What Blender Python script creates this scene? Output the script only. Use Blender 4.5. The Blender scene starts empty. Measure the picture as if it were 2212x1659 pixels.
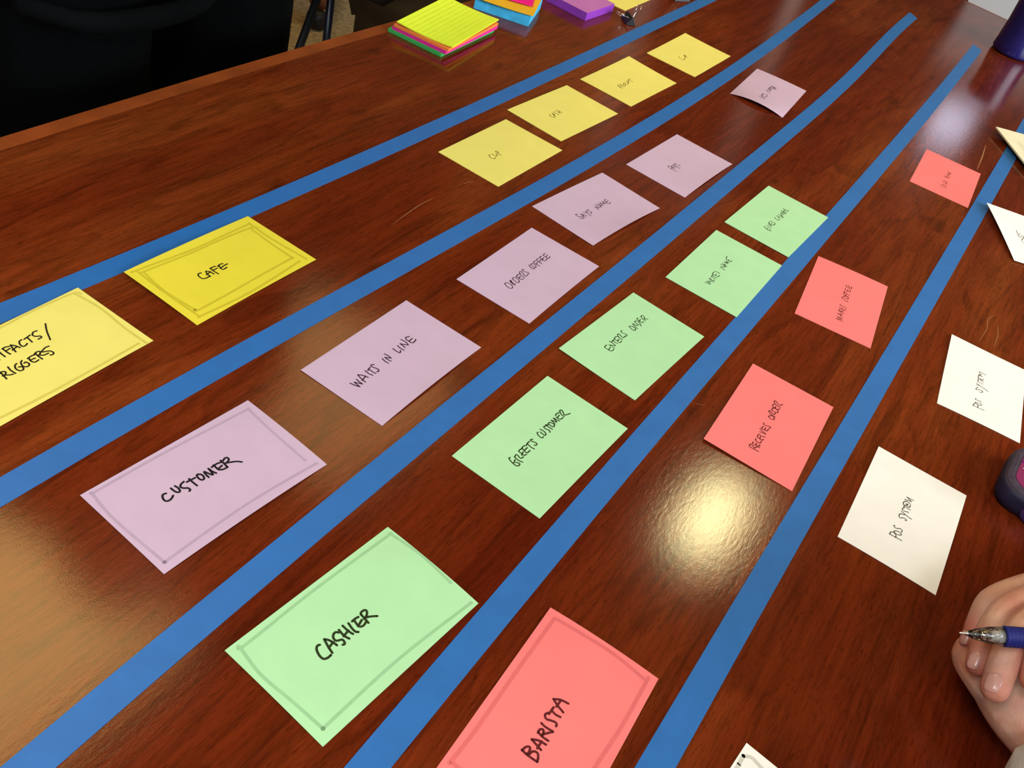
import bpy, bmesh, math, random
from mathutils import Vector, Matrix
random.seed(7)
SC = bpy.context.scene
COL = SC.collection
PI = math.pi
ZT = 0.74                                     # height of the table top

# ---------------------------------------------------------------- camera, world, lights, exposure
cam_d = bpy.data.cameras.new('camera'); cam = bpy.data.objects.new('camera', cam_d); COL.objects.link(cam)
cam_d.sensor_width = 36.0; cam_d.lens = 2036.78 / 2212 * 36.0; cam_d.clip_start = 0.01; cam_d.clip_end = 60
R0 = Vector((0.80725224, 0.54204625, 0.23351593)); R1 = Vector((0.51957392, -0.46497164, -0.71682935)); R2 = Vector((-0.27997638, 0.69999088, -0.65698249))
m = Matrix((R0, -R1, -R2)).transposed().to_4x4(); m.translation = Vector((0, 0, ZT + 0.47377))
cam.matrix_world = m
SC.camera = cam

wd = bpy.data.worlds.new('world'); SC.world = wd; wd.use_nodes = True
wd.node_tree.nodes['Background'].inputs[0].default_value = (0.62, 0.78, 1.0, 1)
wd.node_tree.nodes['Background'].inputs[1].default_value = 1.0

def area(name, loc, rot, size, power, color, shape='RECTANGLE', size_y=None, spread=PI):
    l = bpy.data.lights.new(name, 'AREA'); l.shape = shape; l.size = size
    if size_y: l.size_y = size_y
    l.energy = power; l.color = color; l.spread = spread
    o = bpy.data.objects.new(name, l); COL.objects.link(o); o.location = loc; o.rotation_euler = rot
    return o
WARM = (1.0, 0.89, 0.44)
COOL_FILL = (0.87, 0.95, 1.05)
ZC = 2.69                                     # ceiling
# added side fill light, set at an unseen window in the right-hand wall
area('side_fill', (2.56, 0.9, 1.62), (0, PI / 2, 0), 1.3, 150, COOL_FILL, size_y=2.6)
# far ceiling lamp, and an unseen lamp added at right for brightness
LAMPS = [(-0.12, 2.55), (1.45, 1.0)]
for i, (x, y) in enumerate(LAMPS):
    area('lamp_light', (x, y, ZC - 0.012), (0, 0, 0), 0.135, 8.6, WARM, 'RECTANGLE', size_y=0.40)
# square ceiling panels
PANELS = [(-1.50, 2.02, 5.0), (-1.45, 0.66, 14.0)]
for i, (x, y, pw) in enumerate(PANELS):
    area('panel_light', (x, y, ZC - 0.03), (0, 0, 0), 0.72, pw, (1.0, 0.66, 0.22), 'SQUARE')

# two cool white fill panels, added unseen behind the camera
FILL_PANELS = [(-0.55, -1.05), (0.95, -1.05)]
for x, y in FILL_PANELS:
    area('fill_panel_light', (x, y, ZC - 0.03), (0, 0, 0), 0.56, 35, (0.87, 0.96, 1.06), 'RECTANGLE', size_y=1.16)

SC.view_settings.view_transform = 'Standard'; SC.view_settings.look = 'None'
SC.view_settings.gamma = 1.0; SC.view_settings.use_curve_mapping = False
SC.view_settings.exposure = 0.06
SC.cycles.max_bounces = 6; SC.cycles.diffuse_bounces = 3; SC.cycles.glossy_bounces = 3
SC.cycles.transmission_bounces = 6; SC.cycles.transparent_max_bounces = 8
SC.cycles.use_denoising = True
SC.cycles.sample_clamp_indirect = 6.0
SC.cycles.caustics_reflective = False; SC.cycles.caustics_refractive = False

# ---------------------------------------------------------------- measured positions (metres; strokes in card-local millimetres)
CARDS={'cafe':{'c':[-0.4375,0.4387,1.5798],
'lift':[2.5,0,0,0.1],
'ink':[[-20,4,-22.3,4.5,-24.1,2.3,-24,-1.5,-21,-2.9,-17.2,-2.6],[-15.7,3.6,-17.2,0.7,-17.6,-3.3],[-15.7,3.6,-13.7,1.3,-13.4,-2.6],[-18.5,0,-13.4,1],[-10.6,4.5,-10.9,-0.3,-10.5,-4.4],[-10.9,3.7,-8.2,4.3,-5.7,3.7],[-11.1,1.2,-6.3,1.2],[-4.4,2.6,-1.6,3.5,1.1,2.9],[-2.7,3.2,-4.3,-0.2,-3.8,-2.6,0.3,-2.4],[-4.3,-0.2,-0.2,0.4,3.7,0.6]],
'frame':[[-59.1,34.3,-5.3,29.2,24.7,29.2,56.6,29.1],[56.6,29.8,55.6,3.9,57.7,-32.4],[-56.6,-32.4,-7,-35.4,50.6,-31.7],[-55.7,32.9,-56.7,1.6,-55.8,-32.3],[-53.7,29.8,-7.7,26.6,21.8,26.3,52.5,24.5,57.2,21.6],[52.5,24.5,50.5,-0.9,49.8,-25.1],[-53.2,-24.9,-50.9,-26.7,-15.5,-26.4,12.1,-25.5,50.1,-24.8],[-52.7,29.2,-55.7,4.5,-53.2,-24.9]]},
'customer':{'c':[-0.2863,0.2823,1.5082],
'lift':[0.2,0,0,0.2],
'ink':[[-26.7,7.6,-28.3,8,-29.7,7,-30.7,4.3,-29.9,2.4,-27.4,2.1,-24.7,3.5],[-22.1,8.9,-21.9,5.7,-21.1,3.8,-19.6,3.6,-18.8,6.1,-19.2,8.8],[-13.2,8.2,-15.7,7.6,-17.3,6,-16.3,4,-14.6,2.7,-14.3,0.8,-15.4,0.1],[-12,6.8,-6.2,6.3],[-9.4,8,-9.5,4.3,-9.3,0.6],[-3.1,7.5,-4.4,6.9,-4.9,4.1,-4.1,2.1,-2.5,2.3,-1.6,4.5,-2,6.4,-3.4,7.4],[0.2,1.3,0.3,3.9,1,6.7,1.9,4.2,3.3,1.2,4.2,4,4.6,7.2,4.8,4.1,5.7,1],[6.8,6.5,10.9,6.8,13.8,6],[8.8,7.2,8.6,4,8.8,2.1,10.8,0.7,14,0.4,14.1,1.8],[8.6,2.8,12.4,3.6],[14.5,7.4,14.5,4.8,14.1,0.3],[15.8,6.4,17.8,7.2,19.2,6.5,18.7,4.6,16.3,3.6,15,3.9],[15,3.9,17.8,2.5,21.5,0.3,23.5,-2.1]],
'frame':[[-58.2,34.7,-8.5,34.5,58.6,31.4],[57.9,31.4,55.7,3.7,54.8,-26.5],[-58.4,-32,3.1,-30.6,59,-33.4],[-57.7,35.4,-60.1,11.8,-58.4,-32]]},
'cashier':{'c':[-0.1499,0.2655,1.4918],
'lift':[0,0,0,0.2],
'ink':[[-24.6,5.8,-26.1,6.2,-27.9,4.7,-29.2,1.3,-29.3,-1.2,-28.6,-2.4,-26.7,-3.1,-24.5,-3],[-20.4,6.6,-22.1,1.4,-23,-2.5],[-20.3,6.6,-18.9,4.5,-18.1,1.2,-17.9,-0.8],[-22.2,1,-18,2],[-11.6,4.3,-12.7,5.6,-14.5,5.4,-16,4,-16.4,1.8,-15.1,0.7,-13.4,-0.2,-13.3,-1.9,-14.2,-3.2,-15.3,-2.9],[-10.3,5.4,-10.8,0.9,-10,-2.5],[-6.9,5.9,-7,1.4,-6.4,-1.8],[-11.2,0.6,-6.7,1.6],[-3.4,4.8,-4.3,0.7,-4.2,-1.9,-3.3,-3],[-1,4.3,1.3,4.4,3.6,4],[0.3,4,-0.5,-0.2,0.4,-1.6,2.3,-2,5,-1.1],[-0.7,-0.2,3.7,1.2],[5.9,4.2,5.6,0.6,5.1,-2.7],[5.9,4,6.8,5,9,5,10,4,9.2,2.5,7.3,1.2,5.2,0.7],[5.4,0.8,7.2,0.5,9.9,-1.3,12,-3]],
'frame':[[-56.9,34.7,-52.4,33.2,-2.3,34.3,61.1,32.9],[60.5,33.4,63.8,9.6,61.3,-17],[-56.8,-31.1,1.2,-30.7,60.2,-34.9],[-56.5,33.7,-59.4,14.1,-58,-8.7,-56.8,-31.1]]},
'cup_a':{'c':[-0.409,0.7944,1.5652],
'lift':[0,0,0.2,0],
'ink':[[-18,2.5,-19.2,3.6,-20.6,2.5,-22,-0.1,-22.3,-2.4,-21.7,-3.9,-19.6,-4.2,-17.7,-3.6],[-14.7,3,-15.3,0.4,-15.1,-2.2,-13.4,-2.5,-11.4,-0.6,-10.9,0.8],[-7.9,3.5,-8.4,0.9,-8.7,-1.8,-8.5,-4.3],[-8,3.5,-5.9,3.4,-5.3,2,-6.8,0.4,-8.8,-0.1]]},
'cash':{'c':[-0.4173,0.9358,1.5247],
'lift':[0.4,0.2,0,0],
'ink':[[-22.8,5.6,-24.7,2.8,-25,-0.2,-24,-1.4],[-18.3,5.1,-18.6,2.7,-20,-0.1],[-18.3,5.1,-17.5,3.3,-21,-1.4,-24,-1.4],[-19,1.3,-16.9,2],[-12.2,6.2,-14.1,5.6,-13.7,3.2,-11.5,1.3,-13.2,-0.7],[-8.5,6.5,-7.9,4.5,-7.3,2.5],[-4.6,6.9,-4.6,3.7,-4.5,-0.3],[-7.8,1.5,-4.9,3.2],[-7.3,2.6,-7.8,-0.4]]},
'receipt':{'c':[-0.4122,1.0918,1.5405],
'lift':[0.1,2.6,0,0],
'ink':[[-28.2,1.8,-29.7,-1.4,-30.6,-4.2],[-28.2,1.8,-25.2,1.3,-28.7,-3.1],[-28.7,-3.1,-29.2,-6],[-20.1,1.4,-22.7,0.3,-23.4,-2.3,-25.3,-3.8],[-22.8,-1.5,-20.8,-1.1],[-16.7,0,-12.5,1.1],[-16.7,-0,-19.2,-2.6,-22.6,-4.8],[-12,0.7,-13.1,-1.5,-16.9,-3.9],[-18.1,-3.3,-15.4,-3.6],[-3.9,2.8,-7.6,-1.5],[-0.9,2.2,-3.1,-0.3,-11.9,-4.1],[-0.8,2.1,2.7,2.5,6.4,2.5],[0.9,1.3,1.3,-1.5,1.5,-4.5]]},
'cup_b':{'c':[-0.4038,1.2589,1.5667],
'lift':[0,2,0.6,0],
'ink':[[-23.9,6.4,-26.7,3.1,-27.1,-0.5,-27,-2.9,-22.5,-2.6,-17.7,-1.2],[-13.4,3.3,-13.9,0.8,-17.8,-1.3],[-10.4,4.4,-12.3,2,-12.6,-0.9,-12.2,-3.3],[-10.4,4.4,-9.2,2.4,-11.1,0.7,-13.9,0]]},
'waits':{'c':[-0.2801,0.4586,1.5791],
'lift':[0.3,0,0,0],
'ink':[[-45.9,4.9,-44.9,0.7,-43.5,-2.2],[-43.5,-2.2,-43.3,1,-42.9,3.6],[-42.9,3.6,-41.3,0.7,-40,-1.7],[-40,-1.7,-39.9,1.1,-39.5,4.5],[-35.1,7,-36.4,2.4,-36.8,-1.8],[-35.1,7,-32.9,4.2,-31.6,0],[-37.4,0.9,-31.8,2.2],[-27.8,6.1,-28.1,2.3,-27.4,-0.7],[-26.3,4.8,-24.2,5.7,-22.2,5.9],[-24.3,5,-24.6,1.6,-24.2,-0.9],[-17.5,6.1,-19.5,7,-20.7,6.5,-20.3,4.3,-19.5,1.8,-19.6,-0.1,-21.1,-1,-22.2,-0.3],[-7.9,6,-8.7,2.6,-8.3,-0.2],[-5.1,-0.1,-5.7,2.6,-5.4,5.6],[-5.4,5.6,-3.9,3.7,-2.4,1.9],[-2.4,1.9,-2.1,5.1,-2.5,8.3],[7.1,7.9,6.8,4.1,7.3,1.2,9.6,2.4],[12.5,7.5,11.7,3.9,12.1,0.9],[15.1,2.4,15.6,5.2,15.8,7.7],[15.8,7.7,17.5,4.8,19.4,2.5],[19.4,2.5,20.7,6.5,20,10.2],[27.8,8.3,25.4,9.2,23.8,8.6,23.2,5.6,23.4,2.4,25.6,1.6,29.1,2.6],[23.9,4.9,27.8,5.3]]},
'orders':{'c':[-0.2715,0.6386,1.5831],
'lift':[0.2,0,0,0],
'ink':[[-30.6,6,-32.6,6.5,-34.3,4,-35,0.5,-33.7,-1.5,-31.4,-0.9,-29.6,1.8,-29.6,4.6,-30.7,6.1],[-26.1,5.6,-27.5,1.6,-27.6,-1],[-26.2,5.5,-24.6,5.4,-25.6,3.7,-26.7,2],[-25.4,5.2,-26.1,3.9,-27.2,1.9],[-26.8,2.1,-27.2,0.3,-25.1,0.3],[-21.9,5.5,-22.4,2.2,-22.3,-0.6,-19.7,-0.5,-18,1.8,-18,4.4,-19.5,5.9,-21.8,5.6],[-16.7,4.8,-12.7,5.9,-10.4,5.1],[-15.2,4.4,-15.9,1.6,-15.8,-0.4,-13.5,-1.1],[-16.3,1.8,-12.8,3],[-11.5,-0.8,-10.5,3.6,-8.3,6.6,-6.4,6.8,-6.3,5,-7.9,2.1,-8.6,0.1,-6,-0.7],[-1.2,6.5,-3.5,7.1,-4.1,5.2,-2.8,2.8,-2.4,0.9,-3,-0,-5.1,0.5],[8.5,7.1,6.6,5,6.1,2.1,7,0.8,8.7,1],[11.5,6.5,9.6,5.8,9,3,10,1.1,11.7,1.4,13,3.6,12.8,5.7,11.5,6.5],[14.5,6.2,16.6,6.8,18.8,6.5],[14.9,6.1,14.8,2.8,15,-0.5],[14.9,3.1,18.5,4.1],[20.2,6.4,22.4,6.9,24.5,6.5],[20.5,6.1,20.1,3.2,19.7,0.1],[19.7,3.1,24.9,4.2],[26.2,6.6,28.5,7.1,29.7,6.6],[26.9,6.5,25.7,3.5,25.4,1.4,27.6,0.5,31.5,1.2],[24.4,2.7,29.3,4.1],[31.9,6.3,34.2,6.8,36.5,6.5],[32.4,6.1,31.6,3.3,31.7,1.1,33.5,0.5,35.9,1.1],[31.5,3.3,35.9,3.9]]},
'says':{'c':[-0.287,0.7901,1.4756],
'lift':[0,0.1,0,0.5],
'ink':[[-30.9,2.9,-31.9,4,-33.1,4.5,-34.2,2.3,-33.5,-0.4,-30.4,-1.9,-31.5,-3.8,-33.2,-4.2,-35.1,-2.1],[-28,2.2,-28.7,-1.8,-29.4,-4.7],[-28,2.2,-26.2,-0.6,-25.2,-4.2],[-29.2,-1.8,-26.1,-0.6],[-23.3,2.5,-22.5,0.9,-20.4,0.1],[-18.9,2.7,-20.1,-1.4,-21.1,-6],[-13.5,1.8,-16.2,2.6,-17,0.8,-15.1,-1.6,-15.2,-2.9,-17.7,-3.2],[-3.8,-3.7,-3.4,-0.6,-3.2,1.9],[-3.2,1.9,-2.1,-0.2,-0.4,-2],[-0.4,-2,0.1,1,0.7,4.2],[4,3.5,3.1,-0.7,1.7,-3.2],[4,3.5,5.4,1.5,5.5,-0.8],[2.2,-0.9,5.7,-0.2],[6.2,-2.1,7.5,0.9,8.3,3.6],[8.3,3.6,9.3,1.3,10.5,-0.9],[10.5,-0.9,11.8,1.3,12.7,3.5],[12.7,3.5,13,1.5,12.5,-0.6],[20.1,3.7,16.9,3.6,15.8,1.4,14.4,-1.6,16.7,-3,19.5,-2.6],[15.8,0.3,19.8,0.8]]},
'pays':{'c':[-0.2711,0.9564,1.5378],
'lift':[0.1,0.2,0.1,0],
'ink':[[-20.3,6.5,-20.8,0.9,-20.3,-5.1],[-20.2,6.5,-17.3,6.4,-16.3,4.2,-17.3,2.4,-20.6,1],[-14.7,4.4,-17.3,1.7,-15.8,-1.3],[-14.7,4.4,-11.5,3.1,-12.8,-1.1],[-16.5,1.1,-13.1,1.8],[-11.2,4.5,-9.2,4.3,-8.4,3.4],[-8,4.6,-9.4,1.5,-11,-4.6],[-4.3,5.1,-6.5,4,-5.8,1.6,-4.2,-0.4,-5.8,-2.2]]},
'gets':{'c':[-0.2811,1.264,1.6505],
'lift':[0.2,0.2,0,0],
'ink':[[-31.5,5.8,-33.9,5.2,-35.1,1.8,-36.9,-1.3,-32.4,-2.5,-29.5,-0.9],[-27.1,4.3,-30.6,2.4,-34.2,0.5],[-27.2,4.2,-19.6,4.7],[-29.6,2.3,-27.3,1.7],[-19.7,4.2,-26.6,0.7,-31.4,-2.5],[-21.5,4.6,-16,3.8],[-15.8,3.1,-15.7,0.2,-18,-2,-26.7,-2],[1.6,4.9,-2.2,2.4,-4.2,-0.7,-2.2,-1.9],[5.4,3.8,13,3.8,7.1,0.5,1.3,1,5.3,3.8],[13.1,4.2,9.6,2.1,6.4,-0.2],[13.1,4.1,16.6,4],[17.4,3.5,13.7,1.5,9.9,-0.4],[17.4,3.4,24.4,3.3],[24,3.5,16.1,-1.2,16.4,-3.2],[16.4,-0.4,23.6,0.5],[23.9,0.7,17.2,-3.2,21.9,-3.5],[21.5,-1.6,25.5,-1.9]]},
'greets':{'c':[-0.151,0.4714,1.5473],
'lift':[0,0.2,0.1,0],
'ink':[[-31.8,8.2,-33.2,8.3,-34.3,6,-35.1,2.3,-34.7,-0,-32.4,-0.6,-31.4,0.7,-32.7,2.5],[-34.1,3.4,-30.8,4.5],[-29,6.4,-29.6,2.8,-28.7,-0.6],[-29,6.2,-26.6,6.8,-26,5.6,-26.8,3.5,-26.5,2.3,-24.2,1.8],[-18.1,7.2,-20.4,7.6,-22.3,7.2,-22.4,5.1,-22.6,2.6,-20.5,1.7],[-23.7,3.7,-20.2,4.8],[-18.8,7.2,-16.2,7.8,-14.1,7.4],[-18,7,-18.9,4,-18.8,2.2,-15.4,2.1],[-18.2,5,-14.6,5],[-13.5,6.7,-10.8,7.5,-8.2,7.4],[-11.4,6.9,-12,3.4,-11.7,0.7],[-4.6,7.1,-6.5,7.8,-6.6,5.9,-5.7,3.4,-6.2,2.1,-7.7,1.9,-8.6,2.9],[4.3,8.3,3.1,8.1,1.7,5.3,1.9,3,3.7,2.8],[5.9,7.2,5.6,4.7,5.8,2.9,7.7,3.3,8.7,6,8.2,8.9],[14.6,7.7,12.5,8.4,11.7,6.8,12.3,4.5,12.3,2.8,11.2,2.1],[14.9,8.5,17,7.5],[15.7,8,15.1,5.5,15.4,2.5],[20.1,7.6,18.4,8.2,17.5,6.3,17.8,3.7,19.6,3.3,20.7,5.2,20,7.6],[21.5,4.1,22.2,6.3,22.6,8.4,23.5,6.3,24.3,4.3,25.2,6.3,25.8,8.5,26.3,6.2,26.9,3.5],[29.3,8.8,31.7,9.3,33.9,8.6],[28.4,7.4,28.4,5.5,29.5,3.8,32.1,3.6],[28.4,6.6,32,7],[35.9,9.3,33.8,6.2,33.9,3.6],[35.9,9.2,37.6,9.3,37.9,8,36.5,6.2,35.3,4.4,36.9,3.4,40.1,2.2]]},
'enters':{'c':[-0.1576,0.6287,1.5227],
'lift':[1.1,0,0,0],
'ink':[[-23.3,13.9,-26.1,14,-27.8,13.1],[-27.4,12.9,-27.5,9,-26.9,7.2,-24.5,6.7,-22.4,7.1],[-27.6,9.3,-23.3,10.3],[-21,7.6,-21.4,10,-21.4,12.6],[-21.4,12.6,-19.4,10.4,-17.6,8.3],[-17.6,8.3,-16.9,11.7,-17.3,15.2],[-16.9,13.2,-14.2,13.6,-12,13.5],[-13.7,13.3,-14.2,10.8,-13.5,8.6],[-11.3,13.8,-8.5,14.6,-6.5,14.4,-5.9,13.3],[-10.6,13.3,-10.9,10.2,-10.8,8,-7.7,8.3],[-10.9,10.4,-7.4,11.2],[-5.7,8.9,-5.4,12.2,-3.7,14.9,-1.9,15.2,-1.5,14.3,-2.6,11.3,-2.7,9.5,0.7,9.8],[4.9,15.4,3,15.6,2.3,14.3,2.9,12.3,3.5,10.7,2.8,9.2,0.8,9.1],[15.7,14.4,15,14.2,14.3,12,13.8,9.1,15.6,8.1,17.4,9.1,17.7,11.7,16.8,13.8,15.5,14.4],[21,14.3,19.3,10.9,18.9,7.7],[21.1,14.2,22.1,12.9,21.5,10.8,23.5,10.1],[25.3,14.9,24.6,12,24.9,9.8],[25.3,14.9,27.4,14.3,28.2,13,27.3,10.4,24.9,7.5],[30.4,15.4,32.6,15.3],[30.2,15.1,29.8,12.2,29.8,9.8,32.2,9.1],[29,12.1,32.7,12.9],[36.2,14.5,34.9,11.6,34.9,8.9],[36.1,14.4,38.6,15,39.1,13.5,37.9,11.7,35.9,10.8],[36,10.8,37.5,9.9,38.7,8.6]]},
'writes':{'c':[-0.1453,0.8022,1.5792],
'lift':[0,0.2,0.1,0.1],
'ink':[[-36.3,7.2,-35.9,4.2,-34.5,1.5],[-34.5,1.5,-33.9,3.9,-33.4,6.4],[-33.4,6.4,-32.3,4.4,-31,2.8],[-31,2.8,-30.9,4.1,-30.4,5.5],[-26.5,6.8,-28.6,3.1,-28.6,0.2],[-26.5,6.8,-25.5,6,-26.5,4.1,-27.2,2.3,-24.6,1.7],[-22,6.4,-22.1,4,-21.8,1.9],[-22.2,6.4,-19,6.4,-17.1,6.7],[-19.3,5.4,-19.5,3.2,-19.2,1.6],[-11.8,7.6,-14.7,7.8,-17.2,7.3],[-17.2,6.3,-15.9,3.9,-16.3,1.5,-13.3,1.4],[-16.3,4.5,-13.9,4.6],[-9.3,7.3,-10.2,6.4,-9.2,4.3,-10.4,2.5],[0.5,1.3,0.9,4,1.8,6.7],[1.8,6.7,3.7,4.7,6.3,3.1],[6.3,3.1,6.3,5.9,6.1,8.6],[9.1,7.9,8.1,4.4,8.1,2.1],[9.1,7.9,9.3,6.2,10,4.7],[7.4,4.4,10.1,4.7],[13.3,3.8,13.2,5.8,13.3,7.7],[13.3,7.7,14.2,5.8,14.9,4],[14.9,4,15.6,5.6,16.5,7],[16.5,7,16.4,5.2,16.7,3.5],[25.4,9.5,22.5,9.1,19.9,7.5,19.1,4.9,20.1,3,22.5,3],[19.7,5.4,21.8,5.6]]},
'gives':{'c':[-0.145,0.9478,1.5465],
'lift':[0,0,0.2,0.4],
'ink':[[-28.1,4.7,-30.3,2.8,-31.5,-0.6,-31,-3.6,-29.3,-3.4,-29.1,-0.9],[-31,0.1,-28.7,0.5],[-25,3.4,-25,0.8,-25.5,-2.3],[-21.7,3.2,-21,1.1,-20.9,-0.8],[-20.9,-0.8,-19.3,1.6,-18.1,3.8],[-16,4.2,-13.4,4.5],[-16.6,4.2,-17.5,2.1,-17,-1,-12.7,-1.6],[-17,1,-14.6,1.4],[-10.1,4.3,-11.2,2.9,-10.2,-0,-11.7,-1.7],[1,4.5,-1,1.9,-1.1,-0.8,1.6,-1.1],[6.3,4.5,5.2,1.6,4.1,-1.3],[10.9,4,9.6,0.8,8.8,-2.3],[4.3,1.2,6.8,1.5],[16,3.5,13.1,0.6,9.8,-2.6],[16,3.5,16.8,1.6,16.5,-0],[10.3,0.5,13.1,0.7],[17.6,-0.8,18.7,2.1,19.6,4.7],[19.6,4.7,20.4,1.8,21.4,-1.2],[21.4,-1.2,22,2,23.1,5.4],[23,2.7,21.8,-0,23.1,-1],[23,2.7,24.5,2.6],[29.6,5.5,27.6,3.6,27,0.9,27.9,-0.7,30.8,0.2],[26,1.8,29.1,2.7]]},
'receives':{'c':[-0.0279,0.6312,1.6277],
'lift':[1.8,0,0,0.1],
'ink':[[-41.3,4.6,-41.2,1.2,-40.9,-2.3],[-41.4,4.5,-40.1,5.9,-37.6,5.5,-38.4,3.6,-39.8,1.4],[-39.8,1.4,-37.2,0.6,-36.2,-0.4,-36,-1.8],[-33.5,4.5,-35.9,4.5,-36.2,3,-35.6,1.1,-34.9,-0.6,-32.4,-0.9],[-36,1.9,-33.1,1.9],[-28.5,4,-30,4,-31.2,2,-30.9,0,-28,-0.7],[-22.7,4,-25.7,3.9,-25.9,1.7,-26.5,-0.5,-24.3,-1],[-26.4,1.4,-23.1,1.9],[-21.3,4,-21.8,1.4,-20.8,-1.4],[-18,4.2,-17.6,1.8,-17,-0.8],[-17,-0.8,-15.8,2.1,-14.6,5.3],[-9.8,4,-13.2,4.3,-12.8,2.1,-12.7,-0.3,-9.3,-0.6],[-13.1,1.4,-9.7,2],[-5.1,5,-7.3,4.3,-7.1,2.6,-5.8,0.3,-5.9,-1.4,-7.7,-1],[7.7,3.3,5.3,4.2,4.2,1.8,5,-0.4,7.5,-0.3,8.7,1.9,7.6,3.3],[11.9,6.2,9.5,3.2,9.3,-0.4],[12.1,6.3,13.5,5.6,11.9,3.3,11.3,1.3,14.2,0.8],[15.5,4.8,14.9,2.2,16.3,-0.6,18.9,0.6,19.7,3,18,4.6,15.5,4.8],[24.3,5.2,21.9,6,19.2,4.7],[20.3,4,19.7,0.9,22.3,-0.4],[19.6,2.8,22.7,3.3],[24.3,-0.5,24.6,3.2,26.8,6.2,29.1,6.1,28.6,4.5,27.1,2.6,26.8,0.7,29.8,-0.7]]},
'makes':{'c':[-0.0399,0.8635,1.716],
'lift':[0,0,0.9,0.1],
'ink':[[-38.9,-6.8,-38.8,-3.4,-38.4,0.6],[-38.4,0.6,-37.6,-2.3,-36.4,-5],[-36.4,-5,-35.3,-2.5,-34.4,0.3],[-34.4,0.3,-34.1,-2.6,-33.4,-5.3],[-28.9,0.7,-29.8,-1.8,-31.5,-4.4],[-28.9,0.7,-27.4,-2,-26.8,-4.7],[-29.7,-2.8,-26.9,-3.1],[-21.1,0.8,-22.9,-2,-23.9,-5.1],[-21.9,0.6,-24,-0.8,-24.2,-2],[-24.2,-2,-22.2,-2.5,-20.6,-4],[-16.9,0.5,-18.7,-0.4,-19,-2.8,-18.1,-4.6,-16.2,-4.9],[-18.4,-2.2,-15.7,-1.8],[-10.9,1.1,-13.1,0.3,-12.5,-2.2,-12.4,-4.2,-14.1,-5.9],[4.2,1.2,1.9,1.6,0.4,-1.2,-0.7,-4,1,-4.9],[5.8,0.7,4.3,-1.7,4.1,-4,7.2,-4.2,8.4,-1.6,5.8,0.7],[16.6,1.3,13.6,1.2,9.9,1.1],[10.1,1.1,8.9,-1.5,8.4,-4.3],[8.9,-0.9,11.7,-1.3],[21.7,1.6,19.5,0.6,17.9,-1.7],[15.2,1.4,13.4,-1.3,12.7,-4.8],[29.2,1.3,26.5,1.5,25.3,-0.5,25.6,-2.3],[22,-1.3,19.2,-1.7,19.1,-3,20.9,-4.2,22.9,-3.6],[29.6,-0.4,26.7,-2.1],[25.7,-2.2,25.7,-3.7,27.7,-4.3,30.2,-3.6]]},
'calls':{'c':[-0.0266,1.269,1.6394],
'lift':[0,0.2,0,0.3],
'ink':[[-32.7,2.9,-34.5,0.4,-35.2,-3.1],[-28.8,1.5,-29.2,-1.2,-30.5,-3.2,-33.2,-5.1],[-28.8,1.5,-25.6,-1.4,-26.1,-4.6],[-18.1,1.9,-20,-0.5,-19.4,-3.3],[-14,1.5,-16,-1.5,-15.7,-3.1,-20.8,-3.5],[-14.4,0.4,-13.3,-1.9,-14,-4.1],[1.9,2.7,1.8,0.6,0.6,-1.3],[-1.5,0.5,2,2.7],[-1.5,0.9,-0.3,-1.4,1.6,-3.8],[5.5,0.4,1.5,-3.8],[6.3,-3,8.7,-1.2,11.7,1],[11.7,1,12.8,-0.3,13.4,-1.3],[8.9,-1.3,16.3,-2.1],[16.3,-2.1,18.8,0,20.7,1.9],[19.6,-1.1,15.7,-2.2,19.5,-4.1]]},
'pos_a':{'c':[0.0925,0.6183,1.6025],
'lift':[0,0.2,0.5,0],
'ink':[[-29.4,5.8,-29.2,0.9,-28.9,-4.1],[-29.1,5.2,-26.9,5.3,-25.5,4,-26,2,-27.4,0.8,-29.5,0.9],[-23.4,3.1,-24.5,3.2,-25.2,1.1,-24.7,-1.2,-23,-2.4,-21.8,-1.3,-21.7,0.9,-23.2,3],[-17.4,4.2,-18.5,4.8,-19.5,3.6,-19.1,1.8,-17.4,-0.2,-18.3,-1.8,-20.4,-1.9],[-0.7,2.7,-2.5,3.9,-4.7,3.9,-6.1,2.5,-4.1,0.3,-4.3,-1.7,-5.1,-2.2,-5.9,-1.3],[-0.9,2.7,-0.6,1.1,0.5,0],[1.9,3.5,0.5,0,-0.3,-2.9,-0.5,-5.3],[7.4,2.4,4.9,3.6,3.6,2.1,4.2,0.1,4.9,-0.9,4.3,-1.6],[7.7,2.9,9.9,3.1,11.6,1.7],[9.6,2.5,8.7,0,8.7,-2.2],[10.2,4,13.1,4.4,15.8,3],[13.4,2.2,10.5,0.4,11.4,-1,13.4,-1],[11.4,1.6,13.7,0.9],[15.1,-0.9,15.8,1.1,16.2,2.7],[16.9,4.4,17.8,1.9,18.6,-0.8],[18.6,-0.8,19.9,1.5,20.8,3.6],[20.8,3.6,21,0.9,21.2,-1.9]]},
'artifacts':{'c':[-0.4423,0.2777,1.5924],
'lift':[0,0.7,0,0],
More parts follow.
